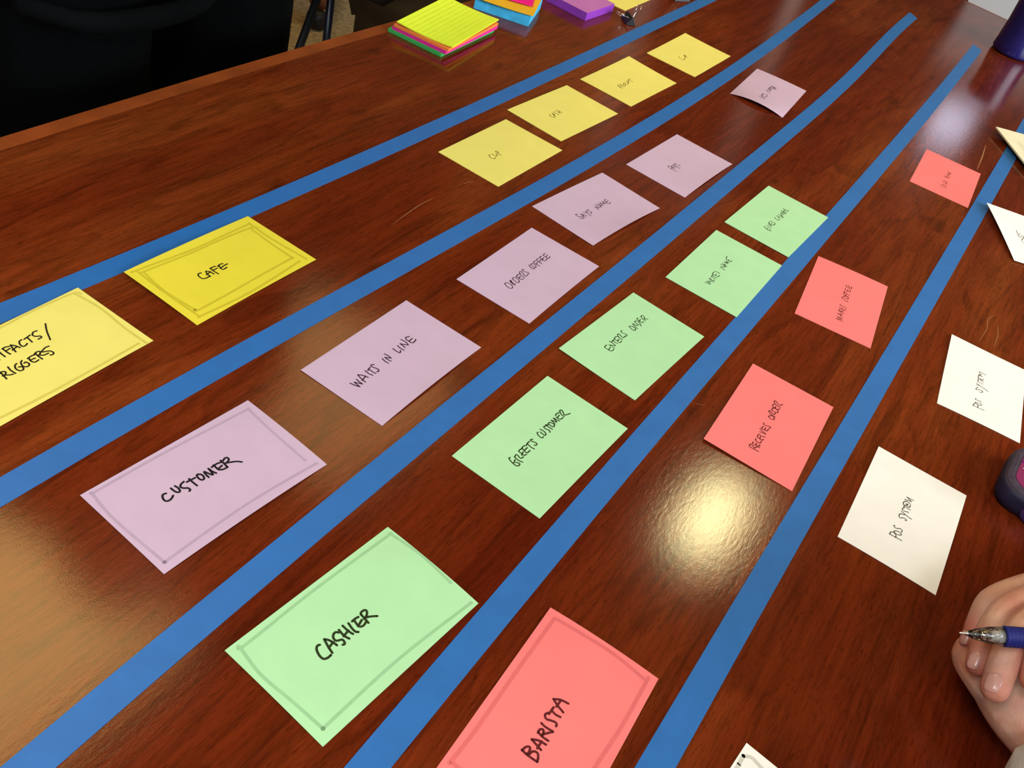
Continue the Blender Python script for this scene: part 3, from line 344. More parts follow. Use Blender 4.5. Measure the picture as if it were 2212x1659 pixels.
def paper(name, rgb, var=0.035): return mat(name, lin(*rgb) if len(rgb) == 3 else rgb, 0.75, 0.15, noise=(34, var), bump=(1500, 0.25, 0.00006))
K = 0.86
def alb(r, g, b, k=1.0):
    c = lin(r, g, b); return (min(c[0] * k, 0.93), min(c[1] * k, 0.93), min(c[2] * k, 0.93), 1)
CARDMAT = dict(
    yellow=paper('card_yellow', alb(246, 230, 116, K)), deep=paper('card_deep_yellow', alb(240, 220, 62, K)),
    lilac=paper('card_lilac', alb(211, 180, 199, K)), green=paper('card_green', alb(184, 232, 172, K)),
    pink=paper('card_pink', alb(255, 130, 124, K)), white=paper('card_white', alb(250, 243, 229, 0.93)),
    cream=paper('card_cream', alb(250, 238, 200, K)))
INK = dict(
    black=mat('ink_black', (0.012, 0.008, 0.010, 1), 0.7, 0.2, noise=(300, 0.2)),
    yellow=mat('ink_on_yellow', (0.020, 0.012, 0.004, 1), 0.7, 0.2, noise=(300, 0.2)),
    thinyellow=mat('ink_thin_on_yellow', (0.11, 0.085, 0.008, 1), 0.7, 0.2, noise=(300, 0.3)),
    lilac=mat('ink_on_lilac', (0.035, 0.010, 0.022, 1), 0.7, 0.2, noise=(300, 0.3)),
    green=mat('ink_on_green', (0.022, 0.032, 0.007, 1), 0.7, 0.2, noise=(300, 0.3)),
    pink=mat('ink_on_pink', (0.11, 0.012, 0.012, 1), 0.7, 0.2, noise=(300, 0.3)),
    white=mat('ink_on_white', (0.045, 0.035, 0.022, 1), 0.7, 0.2, noise=(300, 0.3)))
def grey_marker(name, rgb): return mat('marker_' + name, alb(*rgb, K), 0.75, 0.1, noise=(160, 0.05))
MARK = dict(yellow=grey_marker('y', (222, 204, 92)), deep=grey_marker('d', (214, 193, 48)), lilac=grey_marker('l', (190, 163, 180)),
            green=grey_marker('g', (160, 205, 150)), pink=grey_marker('p', (232, 112, 110)), white=grey_marker('w', (218, 211, 195)))

# ---------------------------------------------------------------- the room
X0, X1, Y0, Y1 = -3.1, 2.6, -2.4, 3.45
struct('floor', boxes((X0, X1, Y0, Y1, -0.06, 0)), M_CARPET)
struct('ceiling', boxes((X0, X1, Y0, Y1, 2.70, 2.78)), M_CEIL)
struct('wall_left', boxes((X0 - 0.1, X0, Y0, Y1, 0, 2.7)), M_WALLW)
struct('wall_near', boxes((X0, X1, Y0 - 0.1, Y0, 0, 2.7)), M_WALLW)
# far wall, with the doorway left out; the small pane beside it is a window
DX0, DX1, DH = -1.32, -0.84, 2.05
wn = (-0.215, -0.095, 1.33, 1.47)
WH = 1.17
struct('wall_far', boxes((X0, DX0, Y1, Y1 + 0.1, 0, 2.7), (DX0, DX1, Y1, Y1 + 0.1, DH, 2.7)), M_WALLT)
struct('wall_back', boxes((DX1, wn[0], Y1, Y1 + 0.1, WH, 2.7), (wn[1], X1, Y1, Y1 + 0.1, WH, 2.7), (wn[0], wn[1], Y1, Y1 + 0.1, WH, wn[2]), (wn[0], wn[1], Y1, Y1 + 0.1, wn[3], 2.7), (DX1, -0.30, Y1, Y1 + 0.1, 0, WH)), M_WALLD)
struct('trim_2', boxes((-0.30, X1, Y1 - 0.02, Y1 + 0.1, 0, WH), (-0.32, X1, Y1 - 0.035, Y1 + 0.1, WH, WH + 0.03)), M_WALL)
d1 = struct('door_1', boxes((DX0 + 0.01, DX1 - 0.01, Y1 + 0.02, Y1 + 0.06, 0.01, DH - 0.01)), M_DOOR)
for z0, z1 in ((0.18, 0.95), (1.08, 1.9)):
    p = bmesh.new(); box(p, DX0 + 0.09, DX1 - 0.09, Y1 + 0.005, Y1 + 0.021, z0, z1); bevel(p, 0.006, 1); link('door_panel', p, M_DOOR, d1)
p = bmesh.new(); tube(p, [(DX0 + 0.06, Y1 + 0.02, 1.0), (DX0 + 0.06, Y1 - 0.04, 1.0), (DX0 + 0.15, Y1 - 0.04, 1.0)], 0.009); link('door_handle', p, M_STEEL, d1)
struct('trim_1', boxes((DX0 - 0.07, DX0, Y1 - 0.018, Y1 + 0.0, 0, DH + 0.07), (DX1, DX1 + 0.045, Y1 - 0.018, Y1, 0, DH + 0.07), (DX0, DX1, Y1 - 0.018, Y1, DH, DH + 0.07)), M_TRIM)
struct('baseboard_far', boxes((X0, DX0 - 0.07, Y1 - 0.015, Y1, 0, 0.1), (DX1 + 0.045, -0.31, Y1 - 0.015, Y1, 0, 0.1)), M_TRIM)
struct('baseboard_left', boxes((X0, X0 + 0.015, Y0, Y1 - 0.015, 0, 0.1)), M_TRIM)
w2 = struct('window_2', boxes((wn[0] - 0.02, wn[0], Y1 - 0.01, Y1 + 0.09, wn[2] - 0.02, wn[3] + 0.02), (wn[1], wn[1] + 0.02, Y1 - 0.01, Y1 + 0.09, wn[2] - 0.02, wn[3] + 0.02), (wn[0], wn[1], Y1 - 0.01, Y1 + 0.09, wn[2] - 0.02, wn[2]), (wn[0], wn[1], Y1 - 0.01, Y1 + 0.09, wn[3], wn[3] + 0.02)), M_TRIM)
link('pane', boxes((wn[0], wn[1], Y1 + 0.05, Y1 + 0.056, wn[2], wn[3])), emis('daylit_frosted_pane', (0.66, 0.72, 1.0, 1), 4.2), w2)
# right-hand wall with an unseen window, made up to carry the side fill
WY0, WY1, WZ0, WZ1 = -0.4, 2.2, 0.97, 2.27
struct('wall_right', boxes((X1, X1 + 0.1, Y0, WY0, 0, 2.7), (X1, X1 + 0.1, WY1, Y1, 0, 2.7), (X1, X1 + 0.1, WY0, WY1, 0, WZ0), (X1, X1 + 0.1, WY0, WY1, WZ1, 2.7)), M_WALLW)
w1 = struct('added_window', boxes((X1 - 0.02, X1 + 0.1, WY0, WY0 + 0.05, WZ0, WZ1), (X1 - 0.02, X1 + 0.1, WY1 - 0.05, WY1, WZ0, WZ1), (X1 - 0.02, X1 + 0.1, WY0, WY1, WZ0, WZ0 + 0.05), (X1 - 0.02, X1 + 0.1, WY0, WY1, WZ1 - 0.05, WZ1), (X1, X1 + 0.06, 0.87, 0.93, WZ0, WZ1)), M_TRIM)
link('pane', boxes((X1 + 0.06, X1 + 0.066, WY0 + 0.05, WY1 - 0.05, WZ0 + 0.05, WZ1 - 0.05)), emis('added_window_pane', (0.85, 0.92, 1.0, 1), 1.5), w1)
def fixture(name, x, y, hx, hy, label, group):
    e = empty(name, (x, y, ZC)); tag(e, label, 'light', group)
    w = 0.03
    link('fixture_frame', boxes((-hx - w, hx + w, -hy - w, -hy, -0.02, 0.01), (-hx - w, hx + w, hy, hy + w, -0.02, 0.01), (-hx - w, -hx, -hy, hy, -0.02, 0.01), (hx, hx + w, -hy, hy, -0.02, 0.01)), M_TRIM, e)
    link('diffuser', boxes((-hx, hx, -hy, hy, -0.008, 0.008)), M_TRIM, e)
for x, y in LAMPS:
    fixture('ceiling_light', x, y, 0.08, 0.255, 'narrow ceiling lamp ' + ('over the far end of the table' if x < 0 else 'near the far right corner of the room' if y > 2 else 'added unseen to brighten the right side'), 'narrow ceiling lamps')
for x, y in FILL_PANELS:
    fixture('ceiling_panel', x, y, 0.285, 0.585, 'long cool white fill panel added unseen behind the camera, ' + ('left one' if x < 0 else 'right one') + ' of the pair', 'added cool fill panels')
for x, y, pw in PANELS:
    fixture('ceiling_panel', x, y, 0.365, 0.365, 'square warm ceiling panel ' + ('above the leather chairs' if y > 1 else 'above the standing person in black'), 'square ceiling panels')

# ---------------------------------------------------------------- the table
def xleft(y): return -0.684 + 0.042 * max(0.0, y - 0.5) ** 2
def xright(y): return 0.60 - 0.042 * max(0.0, y - 0.5) ** 2
def yend(x): return 2.158 - 0.12 * max(0.0, x + 0.22) + 0.0 * x
table = empty('conference_table', (0, 0, 0)); tag(table, 'long glossy cherry wood conference table covered with blue tape lanes and cards', 'table')
def outline(inset_side, inset_end):
    pts = []; ys = [-1.5 + i * (3.6 / 40) for i in range(41)]
    yl = yend(-0.57) - inset_end
    L = [(xleft(y) + inset_side, y) for y in ys if y < yl - 0.02] + [(xleft(yl) + inset_side, yl)]
    xr = xright(2.05); E = []
    for i in range(1, 20):
        x = xleft(yl) + (xr - xleft(yl)) * i / 20; E.append((x, yend(x) - inset_end))
    Rr = [(xright(y) - inset_side, y) for y in ys if y < yend(xr) - inset_end - 0.02]
    yr = yend(xr) - inset_end
    return [(L[0][0], -1.5 + inset_side)] + L[1:] + E + [(xright(yr) - inset_side, yr)] + Rr[::-1][:-1] + [(Rr[0][0], -1.5 + inset_side)]
inner = outline(0.023, 0.006)
p = bmesh.new()
top = [p.verts.new((x, y, ZT)) for x, y in inner]; bot = [p.verts.new((x, y, ZT - 0.036)) for x, y in inner]
p.faces.new(top); p.faces.new(bot[::-1])
for i in range(len(top)): j = (i + 1) % len(top); p.faces.new((top[i], bot[i], bot[j], top[j]))
bmesh.ops.recalc_face_normals(p, faces=p.faces)
link('tabletop', p, M_WOOD, table)
outer = outline(0.0, 0.0)
p = bmesh.new(); n = len(inner); n2 = min(len(outer), n)
prof = [(0.0, 0.0), (0.75, 0.0), (0.93, -0.004), (1.0, -0.012), (1.0, -0.036), (0.0, -0.036)]
rows = []
for t, dz in prof:
    rows.append([p.verts.new((a[0] + (b[0] - a[0]) * t, a[1] + (b[1] - a[1]) * t, ZT + 0.0002 + dz)) for a, b in zip(inner, outer)])
for a, b in zip(rows, rows[1:]):
    for i in range(n2): j = (i + 1) % n2; p.faces.new((a[i], a[j], b[j], b[i]))
bmesh.ops.recalc_face_normals(p, faces=p.faces)
eb = link('edge_band', p, M_BAND, table); eb['label'] = 'lighter orange-brown solid wood edge band'
for y in (-0.9, 1.35):
    b_ = bmesh.new(); box(b_, -0.28, 0.22, y - 0.05, y + 0.05, 0.05, ZT - 0.036); bevel(b_, 0.006, 1); link('pedestal', b_, M_BAND, table)
    b_ = bmesh.new(); box(b_, -0.40, 0.34, y - 0.08, y + 0.08, 0.0, 0.05); bevel(b_, 0.01, 1); link('foot', b_, M_BAND, table)
M_SCR = mat('pale_scratch', (0.30, 0.13, 0.05, 1), 0.6, 0.3, noise=(300, 0.3))
M_SCRD = mat('dark_scratch', (0.02, 0.006, 0.003, 1), 0.6, 0.3, noise=(300, 0.3))
def ribbon(bm, pts, w, z, taper=False):
    """flat strip along pts (x, y) of width w; z a number or a function of (x, y)"""
    zf = z if callable(z) else (lambda x, y: z)
    prev = None; n = len(pts)
    for i, q in enumerate(pts):
        a = pts[max(i - 1, 0)]; b = pts[min(i + 1, n - 1)]
        dx, dy = b[0] - a[0], b[1] - a[1]; l = math.hypot(dx, dy) or 1e-9
        ww = w * (0.5 if not taper else 0.5 * max(0.15, math.sin(PI * (i + 0.5) / n)))
        nx, ny = -dy / l * ww, dx / l * ww
        cur = [bm.verts.new((q[0] + nx, q[1] + ny, zf(q[0] + nx, q[1] + ny))), bm.verts.new((q[0] - nx, q[1] - ny, zf(q[0] - nx, q[1] - ny)))]
        if prev: bm.faces.new((prev[0], prev[1], cur[1], cur[0]))
        prev = cur
def blob(bm, x, y, r, zf, n=8):
    vs = [bm.verts.new((x + r * math.cos(2 * PI * k / n), y + r * math.sin(2 * PI * k / n), zf(x + r * math.cos(2 * PI * k / n), y + r * math.sin(2 * PI * k / n)))) for k in range(n)]
    bm.faces.new(vs)
for pts, w, mt in (([(-.394, .593), (-.3985, .637), (-.398, .663)], .0008, M_SCR), ([(-.396, .707), (-.393, .719)], .0008, M_SCR), ([(-.008, 1.443), (-.003, 1.39), (0, 1.341)], .0018, M_SCR),
                   ([(.089, .918), (.0915, .95), (.089, .973), (.094, .989)], .0007, M_SCR), ([(.104, .924), (.1035, .95), (.099, .973)], .0007, M_SCR), ([(-.085, .602), (-.078, .606)], .0005, M_SCR),
                   ([(-.30, .40), (-.285, .425)], .0005, M_SCRD)):
    p = bmesh.new(); ribbon(p, spline(pts, 5), w, ZT + 0.0001, True); link('scratch', p, mt, table)

# ---------------------------------------------------------------- blue masking tape
TL = dict(t1='blue masking tape strip nearest the left table edge, under the two yellow header cards',
          t2='blue masking tape strip between the yellow cards and the lilac cards',
          t3='blue masking tape strip between the lilac and green cards, wavy at its far end',
          t4='blue masking tape strip between the green cards and the pink cards',
          t5='blue masking tape strip between the pink cards and the white cards')
for k, pts in TAPES.items():
    p = bmesh.new(); q = [(x, y) for y, x in pts]; q = spline(q, 3); w = 0.0187
    d = {}
    for side in (0.5, -0.5):
        row = []
        for i, c in enumerate(q):
            a = q[max(i - 1, 0)]; b = q[min(i + 1, len(q) - 1)]; dx, dy = b[0] - a[0], b[1] - a[1]; l = math.hypot(dx, dy)
            jag = 0.0
            x, y = c[0] - dy / l * w * side, c[1] + dx / l * w * side
            if i == len(q) - 1 and k in ('t3', 't4'): y += 0.006 if side > 0 else -0.010
            if i == 0 and k in ('t3',): y += random.uniform(-0.004, 0.004)
            row.append((x, y))
        d[side] = row
    up = [[p.verts.new((x, y, ZT + 0.00032)) for x, y in d[s]] for s in (0.5, -0.5)]
    lo = [[p.verts.new((x, y, ZT + 0.00003)) for x, y in d[s]] for s in (0.5, -0.5)]
    for i in range(len(q) - 1):
        p.faces.new((up[0][i], up[1][i], up[1][i + 1], up[0][i + 1]))
        for s in (0, 1): p.faces.new((up[s][i], up[s][i + 1], lo[s][i + 1], lo[s][i]))
    for i in (0, len(q) - 1): p.faces.new((up[0][i], up[1][i], lo[1][i], lo[0][i]))
    bmesh.ops.recalc_face_normals(p, faces=p.faces)
    tag(link('tape_strip', p, M_TAPE), TL[k], 'tape', 'strips of blue masking tape')

# ---------------------------------------------------------------- index cards
BIG = ('cafe', 'customer', 'cashier', 'artifacts', 'barista', 'corner')
CI = dict(  # key: colour, ink, ink width mm, z offset mm, edge bows (left, right, top, bottom) mm, label
    artifacts=('yellow', 'yellow', 1.15, 0.42, (0, 0, 0, .4), 'yellow header card lettered ARTIFACTS / TRIGGERS, cut by the left frame edge'),
    cafe=('deep', 'yellow', 1.15, 0.42, (.8, 0, 1.2, .5), 'deep yellow header card lettered CAFE with double grey border'),
    cup_a=('yellow', 'thinyellow', 0.75, 0.1, (0, 0, 0, 0), 'yellow card lettered CUP nearest the camera in the yellow row'),
    cash=('yellow', 'thinyellow', 0.75, 0.1, (0, 0, .3, 0), 'yellow card lettered CASH'),
    receipt=('yellow', 'thinyellow', 0.75, 0.1, (.2, 0, 0, .3), 'yellow card lettered RECEIPT'),
    cup_b=('yellow', 'thinyellow', 0.75, 0.1, (0, 0, 0, 0), 'small far yellow card lettered CUP at the end of the yellow row'),
    customer=('lilac', 'black', 1.35, 0.1, (.2, .8, 0, 1.6), 'lilac header card lettered CUSTOMER with grey border'),
    waits=('lilac', 'lilac', 0.95, 0.1, (0, 0, 0, 1.9), 'lilac card lettered WAITS IN LINE'),
    orders=('lilac', 'lilac', 0.8, 0.1, (0, 0, 0, .9), 'lilac card lettered ORDERS COFFEE'),
    says=('lilac', 'lilac', 0.75, 0.1, (0, 0, .4, 2.6), 'lilac card lettered SAYS NAME with a lifted edge'),
    pays=('lilac', 'lilac', 0.7, 0.1, (0, 0, 0, 1.8), 'lilac card lettered PAYS'),
    gets=('lilac', 'lilac', 0.7, 0.1, (4.6, .8, 0, 0), 'lilac card lettered GETS COFFEE, bowed up, last in the lilac row'),
    cashier=('green', 'green', 1.45, 0.1, (.6, 1.4, 0, .3), 'green header card lettered CASHIER with grey border'),
    greets=('green', 'green', 0.95, 0.1, (0, 0, 0, .5), 'green card lettered GREETS CUSTOMER'),
    enters=('green', 'green', 0.8, 0.1, (0, 0, 0, .5), 'green card lettered ENTERS ORDER'),
    writes=('green', 'green', 0.75, 0.42, (0, 0, 0, 0), 'green card lettered WRITES NAME touching the tape'),
    gives=('green', 'green', 0.75, 0.42, (0, 0, 0, 0), 'green card lettered GIVES CHANGE at the far end of the green row'),
    barista=('pink', 'pink', 1.4, 0.1, (0, 1.6, 0, .3), 'pink header card lettered BARISTA with grey border, cut by the bottom frame edge'),
    receives=('pink', 'pink', 0.85, 0.1, (.3, 0, 0, 0), 'pink card lettered RECEIVES ORDER beside the bright glare spot'),
    makes=('pink', 'pink', 0.75, 0.1, (0, .6, 0, 0), 'pink card lettered MAKES COFFEE'),
    calls=('pink', 'pink', 0.7, 0.1, (0, 0, 0, 0), 'far small pink card lettered CALLS NAME'),
    pos_a=('white', 'white', 0.75, 0.1, (.5, 0, 0, .6), 'whole white card lettered POS SYSTEM, nearer the hand'),
    pos_b=('white', 'white', 0.7, 0.1, (.4, 0, 0, 0), 'white card lettered POS SYSTEM farther off, clipped by the right frame edge'),
    corner=('white', 'white', 1.0, 0.1, (0, 0, 0, 0), 'white card at the bottom frame edge showing only a grey-bordered corner'),
    scrawl=('white', 'white', 0.8, 0.42, (.8, 0, 0, 2.0), 'curling white card with a black scrawl at the right frame edge, over the tape'))
GROUPS = dict(yellow='yellow cards', deep='yellow cards', lilac='lilac cards', green='green cards', pink='pink cards', white='white cards')
for key, (colr, ink, iw, zoff, bows, label) in CI.items():
    d = CARDS[key]; cx, cy, a = d['c']; Lc, Hc = (0.127, 0.0762) if key in BIG else (0.1236, 0.0756)
    lift = [v / 1000 for v in d['lift']]; bw = [v / 1000 for v in bows]
    def zf(x, y, off=0.0, Lc=Lc, Hc=Hc, lift=lift, bw=bw, zoff=zoff):
        u = min(max(x / Lc + 0.5, 0), 1); v = min(max(y / Hc + 0.5, 0), 1)
        z = lift[0] * ((1 - u) * v) ** 1.6 + lift[1] * (u * v) ** 1.6 + lift[2] * (u * (1 - v)) ** 1.6 + lift[3] * ((1 - u) * (1 - v)) ** 1.6
        z += bw[0] * 4 * v * (1 - v) * (1 - u) ** 3 + bw[1] * 4 * v * (1 - v) * u ** 3 + bw[2] * 4 * u * (1 - u) * v ** 3 + bw[3] * 4 * u * (1 - u) * (1 - v) ** 3
        return z + zoff / 1000 + 0.00025 + off
    p = bmesh.new(); NX, NY = 20, 12; th = 0.00024
    g = [[[p.verts.new(((i / NX - .5) * Lc, (j / NY - .5) * Hc, zf((i / NX - .5) * Lc, (j / NY - .5) * Hc, -s * th))) for j in range(NY + 1)] for i in range(NX + 1)] for s in (0, 1)]
    for i in range(NX):
        for j in range(NY):
            p.faces.new((g[0][i][j], g[0][i + 1][j], g[0][i + 1][j + 1], g[0][i][j + 1])); p.faces.new((g[1][i][j], g[1][i][j + 1], g[1][i + 1][j + 1], g[1][i + 1][j]))
    for i in range(NX):
        p.faces.new((g[0][i][0], g[1][i][0], g[1][i + 1][0], g[0][i + 1][0])); p.faces.new((g[0][i][NY], g[0][i + 1][NY], g[1][i + 1][NY], g[1][i][NY]))
    for j in range(NY):
        p.faces.new((g[0][0][j], g[0][0][j + 1], g[1][0][j + 1], g[1][0][j])); p.faces.new((g[0][NX][j], g[1][NX][j], g[1][NX][j + 1], g[0][NX][j + 1]))
    card = link('index_card', p, CARDMAT[colr], None, (cx, cy, ZT), a)
    tag(card, label, 'card', GROUPS[colr])
    if 'frame' in d:
        p = bmesh.new(); fz = lambda x, y: zf(x, y, 0.00006)
        for s in d['frame']:
            q = [(s[i] / 1000, s[i + 1] / 1000) for i in range(0, len(s), 2)]
            q = [(min(max(x, -Lc / 2 + .001), Lc / 2 - .001), min(max(y, -Hc / 2 + .001), Hc / 2 - .001)) for x, y in q]
            q = spline(q, 8); ribbon(p, q, 0.0019 if key not in ('barista', 'corner') else 0.0024, fz)
            for e in (q[0], q[-1]): blob(p, e[0], e[1], 0.0013, lambda x, y: zf(x, y, 0.00007))
        o = link('marker_border', p, MARK[colr], card); o['label'] = 'light grey marker border'
    if 'ink' in d:
        p = bmesh.new(); fz = lambda x, y: zf(x, y, 0.0001)
        for s in d['ink']:
            q = [(s[i] / 1000, s[i + 1] / 1000) for i in range(0, len(s), 2)]
            q = [(min(max(x, -Lc / 2 + .001), Lc / 2 - .001), min(max(y, -Hc / 2 + .001), Hc / 2 - .001)) for x, y in q]
            q = spline(q, 5); ribbon(p, q, iw / 1000, fz)
            for e in (q[0], q[-1]): blob(p, e[0], e[1], iw / 2000 * 1.08, fz)
        o = link('handwriting', p, INK[ink], card)

# cream note pad at the right frame edge
a = math.radians(33); e = empty('notepad', (-0.010, 1.503, ZT + 0.0004), a - PI / 2)
tag(e, 'cream paper notepad, lifted off the table at the right frame edge', 'notepad')
p = boxes((0, 0.125, -0.00, 0.10, 0.004, 0.0100)); 
for v in p.verts: v.co = Vector((v.co.x, v.co.y, v.co.z + (0.010 if v.co.y > 0.05 and v.co.x < 0.05 else 0.003)))
M_PADSIDE = mat('pad_backing_green', (0.10, 0.13, 0.07, 1), 0.7, 0.2, noise=(40, 0.2))
# pages sheet and backing board
def slab(pts, z0, z1):
    b = bmesh.new(); t = [b.verts.new((x, y, z + z1)) for x, y, z in pts]; l = [b.verts.new((x, y, z + z0)) for x, y, z in pts]
    b.faces.new(t); b.faces.new(l[::-1])
    for i in range(len(t)): j = (i + 1) % len(t); b.faces.new((t[i], l[i], l[j], t[j]))
    bmesh.ops.recalc_face_normals(b, faces=b.faces); return b
p.free()
quad = [(0, 0, 0.0065), (0.135, 0.006, 0.004), (0.135, 0.16, 0.001), (0.0, 0.16, 0.003)]
link('pages', slab(quad, 0.0006, 0.0026), CARDMAT['cream'], e)
link('backing', slab(quad, 0.0, 0.0006), M_PADSIDE, e)
p = bmesh.new(); ribbon(p, spline([(0.033, 0.022), (0.06, 0.024), (0.09, 0.028)], 5), 0.0012, ZT * 0 + 0.0092); link('pencil_line', p, MARK['white'], e)

# ---------------------------------------------------------------- coloured paper pads at the left edge
def P3(name, rgb, lab=None): return mat(name, alb(*rgb, 0.9), 0.7, 0.15, noise=(60, 0.04))
def pad(parent, name, quadxy, z0, z1, material, curl=0.0, lab=None, n=8):
    """stack of sheets: quad corners A (near left), B (near right), C (far right), D (far left), world metres"""
    A, B, C, D = [Vector((x, y, 0)) for x, y in quadxy]; ox = Vector(parent.location); ox.z = ZT
    b = bmesh.new(); g = []
    for s in (0, 1):
        rows = []
        for i in range(n + 1):
            r = []
            for j in range(n + 1):
                u, v = i / n, j / n; q = A * (1 - u) * (1 - v) + B * u * (1 - v) + C * u * v + D * (1 - u) * v
                z = z0 + (z1 - z0) * s + curl * ((1 - u) ** 3 + 0.6 * u ** 3 * 1) * 0.8
                r.append(b.verts.new(Vector((q.x - ox.x, q.y - ox.y, z))))
            rows.append(r)
        g.append(rows)
    for i in range(n):
        for j in range(n):
            b.faces.new((g[1][i][j], g[1][i + 1][j], g[1][i + 1][j + 1], g[1][i][j + 1])); b.faces.new((g[0][i][j], g[0][i][j + 1], g[0][i + 1][j + 1], g[0][i + 1][j]))
    for k in range(n):
        b.faces.new((g[0][k][0], g[0][k + 1][0], g[1][k + 1][0], g[1][k][0])); b.faces.new((g[0][k][n], g[1][k][n], g[1][k + 1][n], g[0][k + 1][n]))
        b.faces.new((g[0][0][k], g[1][0][k], g[1][0][k + 1], g[0][0][k + 1])); b.faces.new((g[0][n][k], g[0][n][k + 1], g[1][n][k + 1], g[1][n][k]))
    bmesh.ops.recalc_face_normals(b, faces=b.faces)
    o = link(name, b, material, parent)
    if lab: o['label'] = lab
    return o
def rect(B, ang, w, l):
    """corner B nearest the camera; width w to the left, length l away; ang turns both"""
    c, s = math.cos(ang), math.sin(ang); u = Vector((c, s, 0)); v = Vector((-s, c, 0)); B = Vector((*B, 0))
    A = B - u * w; return [(A.x, A.y), (B.x, B.y), ((B + v * l).x, (B + v * l).y), ((A + v * l).x, (A + v * l).y)]
def stack_of_cards(B, layers):
    zz = 0.0003
    for name, dB, ang, hgt, material, curl, label in layers:
        q = rect((B[0] + dB[0], B[1] + dB[1]), ang, 0.0762, 0.127)
        e = empty('card_stack', (B[0], B[1], ZT)); tag(e, label, 'cards', 'neon ruled card stack')
        o = pad(e, 'sheets', q, zz, zz + hgt, material, curl)
        yield e, q, zz + hgt
        zz += hgt + 0.0001
B = (-0.579, 0.911)
nly = mat('neon_yellow', (0.80, 0.93, 0.045, 1), 0.6, 0.15, noise=(60, 0.03)); nor = mat('neon_orange', (0.90, 0.24, 0.05, 1), 0.6, 0.15, noise=(60, 0.03))
npk = mat('neon_pink', (0.75, 0.03, 0.28, 1), 0.6, 0.15, noise=(60, 0.03)); ngr = mat('neon_green', (0.05, 0.42, 0.09, 1), 0.6, 0.15, noise=(60, 0.03))
layers = [('g', (0, 0), 0.075, 0.0042, ngr, 0.0, 'bright green ruled cards at the bottom of the neon stack'),
          ('p', (0.004, 0.003), 0.090, 0.0042, npk, 0.0, 'magenta pink ruled cards in the neon stack'),
          ('o', (0.006, 0.004), 0.110, 0.0032, nor, 0.0, 'orange ruled cards under the yellow ones in the neon stack'),
          ('y', (0.0085, 0.008), 0.150, 0.0014, nly, 0.0035, 'neon yellow ruled cards on top of the neon stack')]
for e, q, zt in stack_of_cards(B, layers):
    pass
# rules on the top yellow card
A_, B_, C_, D_ = [Vector((x - B[0], y - B[1], 0)) for x, y in q]
b = bmesh.new(); M_RULE = mat('ruled_line', (0.70, 0.82, 0.05, 1), 0.7, 0.1, noise=(60, 0.05))
for i in range(1, 11):
    u = i / 11.5; s0 = A_ + (B_ - A_) * u; s1 = D_ + (C_ - D_) * u; zz = zt + 0.00012 + 0.0035 * ((1 - u) ** 3 + 0.6 * u ** 3) * 0.8
    ribbon(b, [tuple(s0 + (s1 - s0) * t)[:2] for t in (0.01, 0.35, 0.65, 0.99)], 0.0007, zz + 0.00008)
link('ruled_lines', b, M_RULE, e)

Bb = (-0.575, 1.099); sb = mat('sky_blue_paper', (0.055, 0.42, 0.68, 1), 0.65, 0.15, noise=(70, 0.25)); gold = mat('gold_paper', (0.78, 0.42, 0.02, 1), 0.6, 0.15, noise=(40, 0.04)); mag = mat('magenta_paper', (0.85, 0.012, 0.22, 1), 0.6, 0.15, noise=(40, 0.04))
e = empty('sticky_note_pad', (*Bb, ZT)); tag(e, 'thick sky blue sticky note pad under the golden one', 'note pad')
pad(e, 'sheets', rect(Bb, 0.345, 0.0762, 0.0762), 0.0003, 0.0150, sb)
e = empty('sticky_note_pad', (*Bb, ZT)); tag(e, 'golden yellow sticky note pad lying on the sky blue pad', 'note pad')
pad(e, 'sheets', rect((-0.571, 1.0985), 0.40, 0.0762, 0.0762), 0.0152, 0.0166, gold, 0.0016)
e = empty('sticky_note_pad', (*Bb, ZT)); tag(e, 'magenta sticky note pad lying on the golden pad', 'note pad')
pad(e, 'sheets', rect((-0.5865, 1.119), 0.47, 0.055, 0.055), 0.0186, 0.0200, mag, 0.0006)
Bp = (-0.545, 1.2015); pur = mat('purple_paper', (0.48, 0.16, 0.42, 1), 0.65, 0.15, noise=(60, 0.05)); purs = pur
e = empty('sticky_note_pad', (*Bp, ZT)); tag(e, 'thick purple sticky note pad beside the binder clip', 'note pad')
b_ = pad(e, 'sheets', rect(Bp, -0.04, 0.0762, 0.0762), 0.0003, 0.0112, mat('purple_edge', (0.26, 0.045, 0.42, 1), 0.65, 0.15, noise=(60, 0.08)))
t_ = pad(e, 'top_sheet', rect(Bp, -0.04, 0.0762, 0.0762), 0.0113, 0.0116, pur); t_['label'] = 'mauve top sheet'
a = 1.585; p = boxes((-0.0618, 0.0618, -0.0378, 0.0378, 0.0002, 0.0010))
tag(link('index_card', p, CARDMAT['yellow'], None, (-0.5722, 1.3622, ZT), a), 'blank yellow card stack behind the binder clip, at the top frame edge', 'card')

